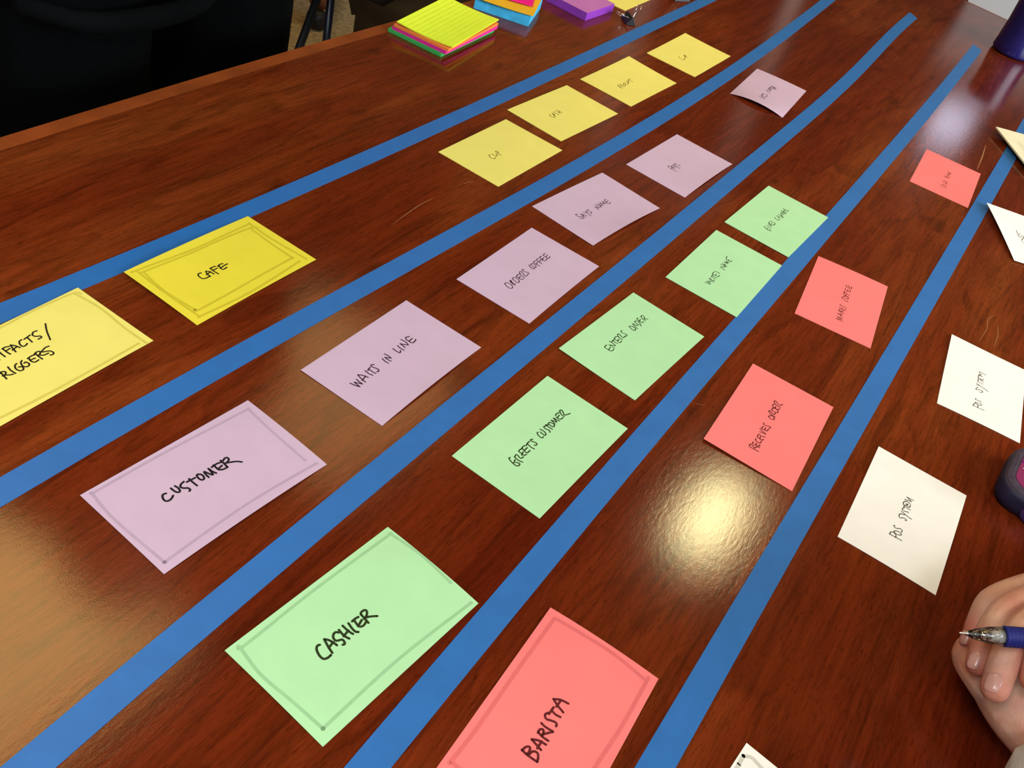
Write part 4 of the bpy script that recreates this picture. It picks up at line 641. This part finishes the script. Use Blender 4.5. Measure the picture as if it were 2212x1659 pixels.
# binder clips
def binder_clip(loc, rz, s, label, tilt=0.0):
    e = empty('binder_clip', loc, rz); tag(e, label, 'clip')
    W, D, Hh = 0.019 * s, 0.012 * s, 0.0085 * s
    b = bmesh.new(); prof = [(-D / 2, 0.0003), (D / 2, 0.0003), (D / 2 * 0.85, Hh * 0.25), (0.0012, Hh), (-0.0012, Hh), (-D / 2 * 0.85, Hh * 0.25)]
    l = [b.verts.new((-W / 2, y, z)) for y, z in prof]; r = [b.verts.new((W / 2, y, z)) for y, z in prof]
    b.faces.new(l); b.faces.new(r[::-1])
    for i in range(6): j = (i + 1) % 6; b.faces.new((l[i], r[i], r[j], l[j]))
    bmesh.ops.recalc_face_normals(b, faces=b.faces); bevel(b, 0.0005 * s, 2); link('spring_body', b, M_BLACKP, e)
    for side, el in ((-1, math.radians(8)), (1, math.radians(62))):
        b = bmesh.new(); pts = []; Lh = 0.0145 * s
        for t, w in ((0, 0.0042), (0.35, 0.0022), (0.62, 0.0024), (0.8, 0.0050), (1.0, 0.0022)):
            pts.append((w * s, t * Lh))
        loop = [(-w, t) for w, t in pts] + [(w, t) for w, t in pts[::-1]]
        y0 = side * 0.002 * s; z0 = Hh * (0.9 if side > 0 else 0.75)
        tube(b, [(w, y0 + side * t * math.cos(el), z0 + t * math.sin(el)) for w, t in spline(loop, 4)], 0.00042 * s, 6)
        link('handle', b, M_STEEL, e, smooth=True)
    return e
binder_clip((-0.510, 1.268, ZT), math.radians(-42), 1.25, 'black binder clip with silver wire handles in front of the blank yellow card')
binder_clip((-0.512, 1.446, ZT), math.radians(60), 1.6, 'black binder clip half hidden by the top frame edge')

# dark blue tumbler at the far right
e = empty('tumbler', (-0.058, 1.933, ZT)); tag(e, 'dark blue plastic tumbler standing near the far table edge', 'tumbler')
M_TUMB = mat('dark_blue_plastic', (0.010, 0.008, 0.085, 1), 0.3, 0.5, noise=(12, 0.2), coat=0.3, coat_rough=0.2)
b = bmesh.new(); lathe(b, [(0.030, 0.0004), (0.0355, 0.002), (0.0372, 0.006), (0.0362, 0.02), (0.0352, 0.05), (0.0362, 0.085), (0.0366, 0.092), (0.0352, 0.094), (0.0335, 0.090), (0.033, 0.05), (0.032, 0.008)], 48)
link('cup_body', b, M_TUMB, e, smooth=True)

# dark navy rounded case with a magenta top at the right frame edge
e = empty('tape_measure', (0.1815, 0.7235, ZT), math.radians(-3)); tag(e, 'dark navy rounded plastic case with magenta top label, at the right frame edge', 'case')
M_NAVY = mat('navy_rubber', (0.016, 0.013, 0.036, 1), 0.55, 0.3, noise=(30, 0.2), bump=(500, 0.2, 0.0006))
M_NAVYT = mat('worn_grey_violet_bezel', (0.060, 0.042, 0.062, 1), 0.65, 0.25, noise=(180, 0.25), bump=(700, 0.4, 0.0005))
def rrect(w, l, r, n=6):
    pts = []
    for cx, cy, a0 in ((w / 2 - r, l / 2 - r, 0), (-w / 2 + r, l / 2 - r, PI / 2), (-w / 2 + r, -l / 2 + r, PI), (w / 2 - r, -l / 2 + r, 1.5 * PI)):
        for k in range(n + 1): a_ = a0 + PI / 2 * k / n; pts.append((cx + r * math.cos(a_), cy + r * math.sin(a_)))
    return pts
def stacked(levels, n=6):
    b = bmesh.new(); rings = [[b.verts.new((x, y, z)) for x, y in rrect(w, l, r, n)] for w, l, r, z in levels]; m_ = len(rings[0])
    for p_, q_ in zip(rings, rings[1:]):
        for k in range(m_): b.faces.new((p_[k], p_[(k + 1) % m_], q_[(k + 1) % m_], q_[k]))
    b.faces.new(rings[0][::-1]); b.faces.new(rings[-1]); bmesh.ops.recalc_face_normals(b, faces=b.faces); return b
link('case_body', stacked([(.066, .062, .016, .0004), (.072, .068, .018, .003), (.075, .071, .019, .009), (.0745, .0705, .019, .016), (.073, .069, .018, .0195)]), M_NAVY, e, smooth=True)
link('bezel', stacked([(.073, .069, .018, .0194), (.0705, .0665, .017, .0218), (.064, .060, .015, .0228)]), M_NAVYT, e)['label'] = 'worn grey-violet bezel'
link('top_label', stacked([(.059, .055, .013, .0228), (.059, .055, .013, .0232)]), mat('magenta_label', (0.23, 0.018, 0.085, 1), 0.5, 0.35, noise=(20, 0.1)), e)['label'] = 'magenta label'
link('label_band', boxes((-.0290, .0290, .004, .0075, .0232, .0234)), mat('violet_band', (0.13, 0.005, 0.13, 1), 0.5, 0.3, noise=(20, 0.1)), e)['label'] = 'violet stripe'
b = bmesh.new(); n = 24
vs = [b.verts.new((-0.0270 + 0.024 * (1 - math.cos(2 * PI * k / n)), -0.0035 + 0.0065 * math.sin(2 * PI * k / n) * (0.35 + 0.65 * (1 - math.cos(2 * PI * k / n)) / 2) - 0.006 * (1 - math.cos(2 * PI * k / n)) / 2, 0.0236)) for k in range(n)]
b.faces.new(vs); link('leaf_emblem', b, CARDMAT['white'], e)['label'] = 'white pointed leaf-shaped emblem'
link('printed_marks', boxes((-.0245, -.0228, -.0040, -.0033, .0237, .0238), (-.0195, -.0188, -.0078, -.0036, .0237, .0238), (-.0165, -.0130, -.0074, -.0067, .0237, .0238)), INK['black'], e)
b = bmesh.new(); lathe(b, [(0.0085, 0), (0.0085, 0.0012), (0.006, 0.002)], 20)
bmesh.ops.transform(b, matrix=Matrix.Translation((-0.004, -0.0346, 0.010)) @ Matrix.Rotation(PI / 2, 4, 'X'), verts=b.verts); link('side_button', b, mat('violet_button', (0.05, 0.02, 0.09, 1), 0.45, 0.4, noise=(20, 0.1)), e)

# ---------------------------------------------------------------- chairs beyond the left edge
def exec_chair(loc, rz, label, arms=True):
    e = empty('office_chair', loc, rz); tag(e, label, 'chair', 'leather swivel chairs with wooden bases')
    def cushion(name, sx, sy, sz, M, bulge=0.02):
        b = bmesh.new(); n = 10; g = {}
        for s in (-1, 1):
            for i in range(n + 1):
                for j in range(n + 1):
                    u, v = 2 * i / n - 1, 2 * j / n - 1; k = (1 - u ** 4) * (1 - v ** 4)
                    g[s, i, j] = b.verts.new((u * sx / 2 * (1 - .06 * v * v), v * sy / 2 * (1 - .06 * u * u), s * (sz * 0.32 + sz * 0.18 * k + bulge * k * 0.5)))
        for i in range(n):
            for j in range(n):
                b.faces.new((g[1, i, j], g[1, i + 1, j], g[1, i + 1, j + 1], g[1, i, j + 1])); b.faces.new((g[-1, i, j], g[-1, i, j + 1], g[-1, i + 1, j + 1], g[-1, i + 1, j]))
        for k in range(n):
            for (a1, a2) in (((k, 0), (k + 1, 0)), ((k, n), (k + 1, n)), ((0, k), (0, k + 1)), ((n, k), (n, k + 1))): b.faces.new((g[1, a1[0], a1[1]], g[1, a2[0], a2[1]], g[-1, a2[0], a2[1]], g[-1, a1[0], a1[1]]))
        bmesh.ops.recalc_face_normals(b, faces=b.faces); bmesh.ops.transform(b, matrix=M, verts=b.verts)
        return link(name, b, M_LEATHER, e, smooth=True)
    cushion('seat', 0.52, 0.54, 0.13, Matrix.Translation((0, 0, 0.47)))
    cushion('backrest', 0.54, 0.72, 0.13, Matrix.Translation((-0.33, 0, 0.80)) @ Matrix.Rotation(math.radians(-20), 4, 'Y') @ Matrix.Rotation(PI / 2, 4, 'Y') @ Matrix.Rotation(PI / 2, 4, 'Z') @ Matrix.Scale(1, 4))
    for s in ((-1, 1) if arms else ()):
        b = bmesh.new(); tube(b, spline([(-0.20, s * 0.29, 0.44), (-0.18, s * 0.31, 0.60), (-0.05, s * 0.31, 0.665), (0.14, s * 0.31, 0.66), (0.17, s * 0.31, 0.58), (0.12, s * 0.29, 0.44)], 4), 0.022, 10); link('armrest', b, M_LEATHER, e, smooth=True)
    b = bmesh.new(); lathe(b, [(0.028, 0.10), (0.028, 0.40), (0.10, 0.405), (0.10, 0.42)], 20); link('gas_lift', b, M_BLACKP, e, smooth=True)
    for k in range(5):
        a_ = 2 * PI * k / 5 + 0.3; c, s = math.cos(a_), math.sin(a_)
        b = bmesh.new(); tube(b, [(0, 0, 0.135), (0.12 * c, 0.12 * s, 0.13), (0.26 * c, 0.26 * s, 0.098), (0.315 * c, 0.315 * s, 0.083)], [0.042, 0.038, 0.034, 0.028], 8); o = link('base_leg', b, M_CHAIRWOOD, e, smooth=True); o['label'] = 'reddish-brown wooden leg'
        b = bmesh.new(); lathe(b, [(0.010, -0.022), (0.027, -0.020), (0.030, 0), (0.027, 0.020), (0.010, 0.022)], 18)
        bmesh.ops.transform(b, matrix=Matrix.Translation((0.305 * c, 0.305 * s, 0.0305)) @ Matrix.Rotation(a_ + 0.6, 4, 'Z') @ Matrix.Rotation(PI / 2, 4, 'Y'), verts=b.verts); link('caster', b, M_BLACKP, e, smooth=True)
    return e
exec_chair((-0.86, 1.67, 0), math.radians(0), 'dark brown armless leather chair pulled up to the left table edge', False)
exec_chair((-1.99, 2.36, 0), -1.17, 'dark leather swivel chair farther back whose reddish wooden base shows on the carpet')
e = empty('stacking_chair', (-1.475, 1.465, 0)); tag(e, 'black metal tube-legged chair standing on the carpet beyond the table edge', 'chair')
for s in (-1, 1):
    x = s * 0.20
    b = bmesh.new(); tube(b, [(x, 0.083, 0.003), (x, 0.083, 0.44)], 0.0085, 12); link('leg', b, M_BLACK, e, smooth=True)
    b = bmesh.new(); tube(b, [(x, -0.135, 0.003), (x, 0.050, 0.44)], 0.0085, 12); link('leg', b, M_BLACKP, e, smooth=True)
    b = bmesh.new(); tube(b, [(x, -0.19, 0.44), (x, 0.20, 0.44), (x, 0.27, 0.88)], 0.009, 10); link('seat_rail', b, M_BLACK, e, smooth=True)
b = bmesh.new(); box(b, -0.21, 0.21, -0.20, 0.20, 0.449, 0.478); bevel(b, 0.012, 2); link('seat', b, M_BLACKP, e)
b = bmesh.new(); box(b, -0.21, 0.21, -0.014, 0.014, 0.0, 0.22, Matrix.Translation((0, 0.240, 0.66)) @ Matrix.Rotation(-0.16, 4, 'X')); bevel(b, 0.010, 2); link('backrest', b, M_BLACKP, e)

# ---------------------------------------------------------------- people
def skin_mesh(verts, edges, radii, sub=2):
    me = bpy.data.meshes.new('tmp'); me.from_pydata([Vector(v) for v in verts], edges, []); o = bpy.data.objects.new('tmp', me); COL.objects.link(o)
    o.modifiers.new('s', 'SKIN'); sv = me.skin_vertices[0].data
    for i, r in enumerate(radii): sv[i].radius = (r, r) if not isinstance(r, tuple) else r
    sv[0].use_root = True
    md = o.modifiers.new('u', 'SUBSURF'); md.levels = sub
    dg = bpy.context.evaluated_depsgraph_get(); nm = bpy.data.meshes.new_from_object(o.evaluated_get(dg))
    bpy.data.objects.remove(o); bpy.data.meshes.remove(me); return nm
def fused(chains, voxel, smooth=4, step=0.0016):
    """one smooth surface swept by spheres of changing radius along the chains"""
    b = bmesh.new(); ico = bmesh.new(); bmesh.ops.create_icosphere(ico, subdivisions=2, radius=1.0)
    iv = [v.co.copy() for v in ico.verts]; fi = [[v.index for v in f.verts] for f in ico.faces]; ico.free()
    V, F = [], []
    for ch in chains:
        q = spline(ch, 6)
        pts = []
        for a_, c_ in zip(q, q[1:]):
            L_ = math.dist(a_[:3], c_[:3]); n = max(1, int(L_ / step))
            for k in range(n): t = k / n; pts.append(tuple(x + (y - x) * t for x, y in zip(a_, c_)))
        pts.append(q[-1])
        for x, y, z, r in pts:
            k0 = len(V); V += [(x + w.x * r, y + w.y * r, z + w.z * r) for w in iv]; F += [[i + k0 for i in f] for f in fi]
    b.free(); me = bpy.data.meshes.new('tmp'); me.from_pydata(V, [], F); o = bpy.data.objects.new('tmp', me); COL.objects.link(o)
    r = o.modifiers.new('r', 'REMESH'); r.mode = 'VOXEL'; r.voxel_size = voxel
    s = o.modifiers.new('s', 'SMOOTH'); s.iterations = smooth; s.factor = 0.5
    dg = bpy.context.evaluated_depsgraph_get(); nm = bpy.data.meshes.new_from_object(o.evaluated_get(dg))
    bpy.data.objects.remove(o); bpy.data.meshes.remove(me); return nm
def join_meshes(name, meshes, material, parent=None, offset=(0, 0, 0)):
    b = bmesh.new()
    for me in meshes: b.from_mesh(me); bpy.data.meshes.remove(me)
    bmesh.ops.translate(b, verts=b.verts, vec=-Vector(offset))
    o = link(name, b, material, parent, smooth=True); return o
def head_chains(c, yaw):
    """skull, jaw, nose, ears and neck as sphere chains around head centre c, facing yaw"""
    f = Vector((math.cos(yaw), math.sin(yaw), 0)); s = Vector((-f.y, f.x, 0)); u = Vector((0, 0, 1)); c = Vector(c)
    P = lambda a, b_, d, r: (*(c + f * a + s * b_ + u * d), r)
    return [[P(-0.02, 0, 0.035, 0.088), P(0.015, 0, 0.03, 0.082)], [P(0.02, 0, -0.01, 0.070), P(0.045, 0, -0.075, 0.040), P(0.055, 0, -0.095, 0.026)],
            [P(0.085, 0, 0.005, 0.010), P(0.108, 0, -0.028, 0.0125)], [P(-0.02, 0, -0.05, 0.058), P(-0.03, 0, -0.16, 0.056)],
            [P(-0.005, 0.082, 0.01, 0.014), P(-0.005, 0.084, -0.02, 0.011)], [P(-0.005, -0.082, 0.01, 0.014), P(-0.005, -0.084, -0.02, 0.011)],
            [P(0.088, -0.02, -0.058, 0.008), P(0.094, 0, -0.057, 0.009), P(0.088, 0.02, -0.058, 0.008)],
            [P(0.080, -0.045, 0.022, 0.009), P(0.090, -0.015, 0.024, 0.008)], [P(0.080, 0.045, 0.022, 0.009), P(0.090, 0.015, 0.024, 0.008)]]
M_EYE = mat('eye_white', (0.75, 0.73, 0.70, 1), 0.2, 0.5, noise=(30, 0.03))
def face_extras(parent, c, yaw, hair_back=True):
    f = Vector((math.cos(yaw), math.sin(yaw), 0)); s = Vector((-f.y, f.x, 0)); c = Vector(c)
    for k in (-1, 1):
        b = bmesh.new(); bmesh.ops.create_uvsphere(b, u_segments=14, v_segments=10, radius=0.0115); bmesh.ops.translate(b, verts=b.verts, vec=c + f * 0.078 + s * 0.032 * k + Vector((0, 0, 0.004)) - Vector(parent.location)); link('eye', b, M_EYE, parent, smooth=True)
    me = fused([[(*(c - f * 0.035 + Vector((0, 0, 0.045))), 0.095), (*(c + f * 0.0 + Vector((0, 0, 0.062))), 0.084)], [(*(c - f * 0.05 + Vector((0, 0, 0.0))), 0.085), (*(c - f * 0.055 + Vector((0, 0, -0.05))), 0.060)]], 0.008, 3, 0.01)
    join_meshes('hair', [me], M_HAIR, parent, parent.location)

# standing person in black, at the left edge of the table
ox, oy = -0.845, 0.700
pe = empty('person', (ox, oy, 0)); tag(pe, 'person in black shirt and black trousers standing close at the left table edge', 'person', )
HC = (ox + 0.055, oy - 0.09, 1.60)
def arm_chains(side):
    y = oy + side * 0.20
    return [[(ox + .03, y, 1.40, .050), (ox - 0.07, y + side * 0.045, 1.13, .041), (ox - 0.14, y - side * 0.07, 0.96, .030), (ox - 0.155, y - side * 0.12, 0.945, .026)]]
parts = [fused(head_chains(HC, 0.0), 0.005, 3, 0.006),
         fused([[(ox, oy - .09, .95, .09), (ox, oy + .09, .95, .09)], [(ox, oy, .95, .10), (ox + .01, oy, 1.15, .10), (ox + .03, oy, 1.33, .11), (ox + .035, oy - .02, 1.43, .06), (ox + .045, oy - .07, 1.50, .055)], [(ox + .03, oy - .17, 1.40, .055), (ox + .03, oy + .17, 1.40, .055)]] + arm_chains(1) + arm_chains(-1)
               + [[(ox, oy + s * .09, .93, .090), (ox + .01, oy + s * .095, .50, .060), (ox - .01, oy + s * .1, .12, .042), (ox - .01, oy + s * .1, .06, .040)] for s in (1, -1)]
               + [[(ox - .03, oy + s * .1, .045, .036), (ox + .14, oy + s * .11, .030, .028)] for s in (1, -1)], 0.010, 3, 0.012)]
for s in (1, -1):   # five fingers each, loosely curled
    y = oy + s * 0.075; x = ox - 0.160 - (0.030 if s > 0 else 0.0)     # hands clasped behind the back
    for k in range(4):
        z = .965 - k * 0.018
        parts.append(fused([[(x + .01, y, z, .0105), (x - .002, y - s * .045, z - .006, .0092), (x - .006, y - s * .075, z - .012, .0085), (x + .002, y - s * (.092 if k in (0, 3) else .098), z - .015, .0076)]], 0.0032, 2, 0.003))
    parts.append(fused([[(x + .01, y + s * .01, .978, .013), (x - .008, y - s * .02, 1.0, .0105), (x - .010, y - s * .042, 1.002, .0088)]], 0.0032, 2, 0.003))
body = join_meshes('body', parts, M_SKIN, pe, (ox, oy, 0))
cl = fused([[(ox + .005, oy - .085, .895, .113), (ox + .005, oy + .085, .895, .113)], [(ox, oy - .085, .98, .118), (ox, oy + .085, .98, .118)], [(ox, oy, .95, .13), (ox + .01, oy, 1.15, .128), (ox + .03, oy, 1.33, .135), (ox + .055, oy - .02, 1.41, .085)], [(ox + .03, oy - .17, 1.41, .066), (ox + .03, oy + .17, 1.41, .066)],
            [(ox + .07, oy - .11, 1.2, .085), (ox + .07, oy + .11, 1.2, .085)]] +
           [[(ox + .03, oy + s * .20, 1.40, .062), (ox - .07, oy + s * .245, 1.13, .054), (ox - .13, oy + s * .14, .975, .042), (ox - .148, oy + s * .10, .955, .036)] for s in (1, -1)] +
           # the hem sags in one soft roll towards the table, with a fold above it
           [[(ox + .100, oy - .205, .812, .010), (ox + .110, oy - .15, .790, .012), (ox + .112, oy - .08, .780, .013), (ox + .110, oy - .01, .784, .012), (ox + .104, oy + .03, .815, .011)],
            [(ox + .105, oy - .14, .90, .014), (ox + .118, oy - .03, .87, .016), (ox + .105, oy + .10, .885, .014)]], 0.007, 3, 0.009)
join_meshes('shirt', [cl], M_CLOTH_K, pe, (ox, oy, 0))
tr = fused([[(ox - .01, oy - .09, .86, .108), (ox - .01, oy + .09, .86, .108)]] + [[(ox - .005, oy + s * .10, .86, .106), (ox, oy + s * .108, .70, .098), (ox + .01, oy + s * .105, .50, .080), (ox - .01, oy + s * .1, .09, .062)] for s in (1, -1)], 0.009, 2, 0.010)
join_meshes('trousers', [tr], M_DENIM_K, pe, (ox, oy, 0))
sh = [fused([[(ox - .04, oy + s * .1, .050, .046), (ox + .06, oy + s * .105, .044, .040), (ox + .15, oy + s * .112, .038, .034)]], 0.008, 2, 0.008) for s in (1, -1)]
for me in sh: join_meshes('shoe', [me], M_BLACKP, pe, (ox, oy, 0))
face_extras(pe, HC, 0.0)

# seated person at the right whose two hands rest on the table, one holding the pen
H = HANDS
sx, sy = 0.82, 0.40
ps = empty('person', (sx, sy, 0)); tag(ps, 'person in a pale grey shirt, hands folded on the table, holding a blue pen', 'person')
HC2 = (sx - 0.12, sy, 1.30)
meshes = []
for side in ('R', 'L'):
    meshes.append(fused(H[side + 'palm'] + [H[side + 'arm']], 0.0019, 5, 0.0022))
    for ch in H[side]: meshes.append(fused([ch], 0.0011, 4, 0.0010))
wr, wl = H['Rarm'][-1], H['Larm'][-1]
RS, LS = (sx - .03, sy + .20, 1.03), (sx - .03, sy - .20, 1.03)
meshes.append(fused([[(wr[0], wr[1], wr[2], .036), (wr[0] + .12, wr[1] + .02, .83, .040), (*RS, .05)], [(wl[0], wl[1], wl[2], .034), (wl[0] + .14, wl[1] - .06, .81, .040), (*LS, .05)],
                     [(*RS, .055), (*LS, .055)], [(sx, sy, .60, .12), (sx, sy, .85, .115), (sx - .03, sy, 1.0, .11), (sx - .06, sy, 1.12, .05), (sx - .10, sy, 1.22, .052)], [(sx, sy - .09, .58, .11), (sx, sy + .09, .58, .11)]]
                    + [[(sx, sy + s * .09, .54, .085), (sx - .42, sy + s * .13, .53, .062), (sx - .40, sy + s * .13, .10, .042), (sx - .48, sy + s * .14, .04, .034)] for s in (1, -1)], 0.010, 3, 0.012))
meshes.append(fused(head_chains(HC2, PI), 0.005, 3, 0.006))
hb = join_meshes('body', meshes, M_SKIN, ps, (sx, sy, 0))
fl = hb.data.attributes.new('flush', 'FLOAT', 'POINT')     # redder skin at the finger tips and knuckles
SPOTS = [(ch[-1][:3], 0.013, 0.75) for ch in H['R']] + [(ch[-3][:3], 0.010, 0.35) for ch in H['R'] if len(ch) > 4] + [(H['L'][0][1][:3], 0.012, 0.30)]
vals = []
for v in hb.data.vertices:
    x, y, z = v.co.x + sx, v.co.y + sy, v.co.z; k = 0.0
    if x < 0.4:
        for (px, py, pz), rr, am in SPOTS: k = max(k, am * math.exp(-((x - px) ** 2 + (y - py) ** 2 + (z - pz) ** 2) / rr ** 2))
    vals.append(k)
fl.data.foreach_set('value', vals)
def cuff(chain, k): return [(*c[:3], c[3] + k) for c in chain]
LA = H['Larm']; RA = H['Rarm']
sl = fused([[(LA[0][0] + .007, LA[0][1] - .020, .778, .0350), (LA[1][0] + .003, LA[1][1] - .022, .780, .037), (*LA[2][:3], .041), (wl[0] + .14, wl[1] - .06, .825, .050), (*LS, .062)],
            [(RA[1][0], RA[1][1], .815, .033), (*RA[2][:3], .043), (wr[0] + .12, wr[1] + .02, .835, .050), (*RS, .062)]], 0.0045, 3, 0.005)
join_meshes('sleeves', [sl], M_SLEEVE, ps, (sx, sy, 0))
ts = fused([[(*RS, .066), (*LS, .066)], [(sx, sy, .60, .135), (sx, sy, .85, .13), (sx - .03, sy, 1.0, .125), (sx - .055, sy, 1.09, .07)], [(sx, sy - .09, .60, .12), (sx, sy + .09, .60, .12)]], 0.010, 3, 0.012)
join_meshes('shirt', [ts], M_SLEEVE, ps, (sx, sy, 0))
tr = fused([[(sx, sy - .09, .56, .115), (sx, sy + .09, .56, .115)]] + [[(sx, sy + s * .09, .54, .095), (sx - .42, sy + s * .13, .53, .075), (sx - .40, sy + s * .13, .12, .058)] for s in (1, -1)], 0.010, 2, 0.012)
join_meshes('trousers', [tr], mat('dark_trousers', (0.01, 0.011, 0.015, 1), 0.9, 0.1, noise=(9, 0.3)), ps, (sx, sy, 0))
for s in (1, -1): join_meshes('shoe', [fused([[(sx - .38, sy + s * .13, .048, .044), (sx - .47, sy + s * .135, .042, .038), (sx - .56, sy + s * .14, .036, .032)]], 0.008, 2, 0.008)], M_BLACKP, ps, (sx, sy, 0))
face_extras(ps, HC2, PI)
# finger nails: (finger chain, position along the last joint, size)
CAM = Vector((0, 0, ZT + 0.474))
def nail(ch, back, wid, length, lean):
    tip, prev = Vector(ch[-1][:3]), Vector(ch[-2][:3]); r = ch[-1][3]
    d = (tip - prev).normalized(); c = tip - d * back; n0 = (CAM - c); n0 = (n0 - d * n0.dot(d)).normalized(); s = d.cross(n0).normalized()
    n0 = (n0 * math.cos(lean) + s * math.sin(lean)).normalized(); s = d.cross(n0).normalized()
    rr = r + (ch[-2][3] - r) * 0.15
    b = bmesh.new(); NU, NV = 10, 10; g = {}
    for i in range(NU + 1):
        for j in range(NV + 1):
            u, v = 2 * i / NU - 1, 2 * j / NV - 1
            k = math.sqrt(max(0, 1 - 0.28 * v * v)); w_ = math.sqrt(max(0, 1 - 0.28 * u * u))
            ang = u * k * wid / rr; y = v * w_ * length / 2; edge = max(abs(u), abs(v)) ** 6
            g[i, j] = b.verts.new(c + d * y + (n0 * math.cos(ang) + s * math.sin(ang)) * (rr + 0.00055 - 0.0009 * edge - 0.0004 * max(0, v) ** 2) - Vector((sx, sy, 0)))
    for i in range(NU):
        for j in range(NV): b.faces.new((g[i, j], g[i + 1, j], g[i + 1, j + 1], g[i, j + 1]))
    bmesh.ops.recalc_face_normals(b, faces=b.faces); link('fingernail', b, M_NAIL, ps, smooth=True)
nail(H['R'][1], 0.001, 0.0044, 0.0115, 0.35); nail(H['R'][2], 0.001, 0.0050, 0.0120, 0.30)
nail(H['R'][0], -0.001, 0.0040, 0.0095, 0.9); nail(H['R'][3], 0.0005, 0.0046, 0.011, 0.0); nail(H['R'][4], 0.0, 0.0050, 0.012, 0.0)
# chair under the seated person
exec_chair((sx + 0.02, sy, 0), PI, 'dark leather swivel chair under the seated person in grey')

# the pen
T0, T1, T2, T3 = [Vector(v) for v in PEN]; ax = (T3 - T0).normalized(); LEN = 0.140
pen = empty('pen', T0); tag(pen, 'blue ballpoint pen with clear tip held across the fingers', 'pen')
rot = ax.to_track_quat('Z', 'Y').to_matrix().to_4x4()
def pen_part(name, prof, material, n=24):
    b = bmesh.new(); lathe(b, prof, n); bmesh.ops.transform(b, matrix=rot, verts=b.verts); return link(name, b, material, pen, smooth=True)
pen_part('point', [(0.0003, 0.0), (0.0006, 0.0005), (0.0009, 0.0035), (0.0014, 0.0045), (0.0024, 0.0115)], M_STEEL)
M_CLEAR = bpy.data.materials.new('clear_plastic'); M_CLEAR.use_nodes = True; nt = M_CLEAR.node_tree; nt.nodes.clear()
o_ = nt.nodes.new('ShaderNodeOutputMaterial'); t_ = nt.nodes.new('ShaderNodeBsdfTransparent'); t_.inputs[0].default_value = (0.93, 0.92, 0.90, 1)
g_ = nt.nodes.new('ShaderNodeBsdfGlossy'); g_.inputs['Roughness'].default_value = 0.12; x_ = nt.nodes.new('ShaderNodeMixShader'); f_ = nt.nodes.new('ShaderNodeFresnel'); f_.inputs[0].default_value = 1.4
nt.links.new(f_.outputs[0], x_.inputs[0]); nt.links.new(t_.outputs[0], x_.inputs[1]); nt.links.new(g_.outputs[0], x_.inputs[2]); nt.links.new(x_.outputs[0], o_.inputs[0])
pen_part('clear_nose', [(0.0015, 0.0048), (0.0030, 0.009), (0.0048, 0.017), (0.0054, 0.0245), (0.0042, 0.0245), (0.0038, 0.017), (0.0025, 0.010)], M_CLEAR)
pen_part('refill', [(0.0020, 0.0115), (0.0024, 0.013), (0.0024, 0.0165), (0.0015, 0.017), (0.0015, 0.0245)], M_STEEL)
pen_part('refill_collar', [(0.0022, 0.0175), (0.0030, 0.018), (0.0041, 0.0215), (0.0044, 0.0243), (0.0035, 0.0245)], mat('grey_collar', (0.55, 0.52, 0.46, 1), 0.4, 0.4, noise=(40, 0.1)))
grip = [(0.0050, 0.0246), (0.0058, 0.0250)]
z = 0.0256
while z < 0.058: grip += [(0.0060, z), (0.0060, z + 0.0009), (0.00568, z + 0.0012), (0.00568, z + 0.0016)]; z += 0.0020
grip += [(0.0058, 0.060)]
pen_part('grip', grip, mat('blue_rubber_grip', (0.012, 0.016, 0.15, 1), 0.55, 0.3, noise=(40, 0.1)))
pen_part('barrel', [(0.0052, 0.060), (0.0054, 0.062), (0.0054, 0.128), (0.0044, 0.131), (0.0030, 0.1315), (0.0030, 0.140), (0.001, 0.1405)], mat('blue_barrel', (0.015, 0.03, 0.30, 1), 0.25, 0.5, noise=(20, 0.05)))
b = bmesh.new(); box(b, -0.0016, 0.0016, 0.0062, 0.0074, 0.088, 0.126); box(b, -0.0016, 0.0016, 0.0044, 0.0074, 0.122, 0.127); bmesh.ops.transform(b, matrix=rot, verts=b.verts); link('clip', b, M_STEEL, pen)
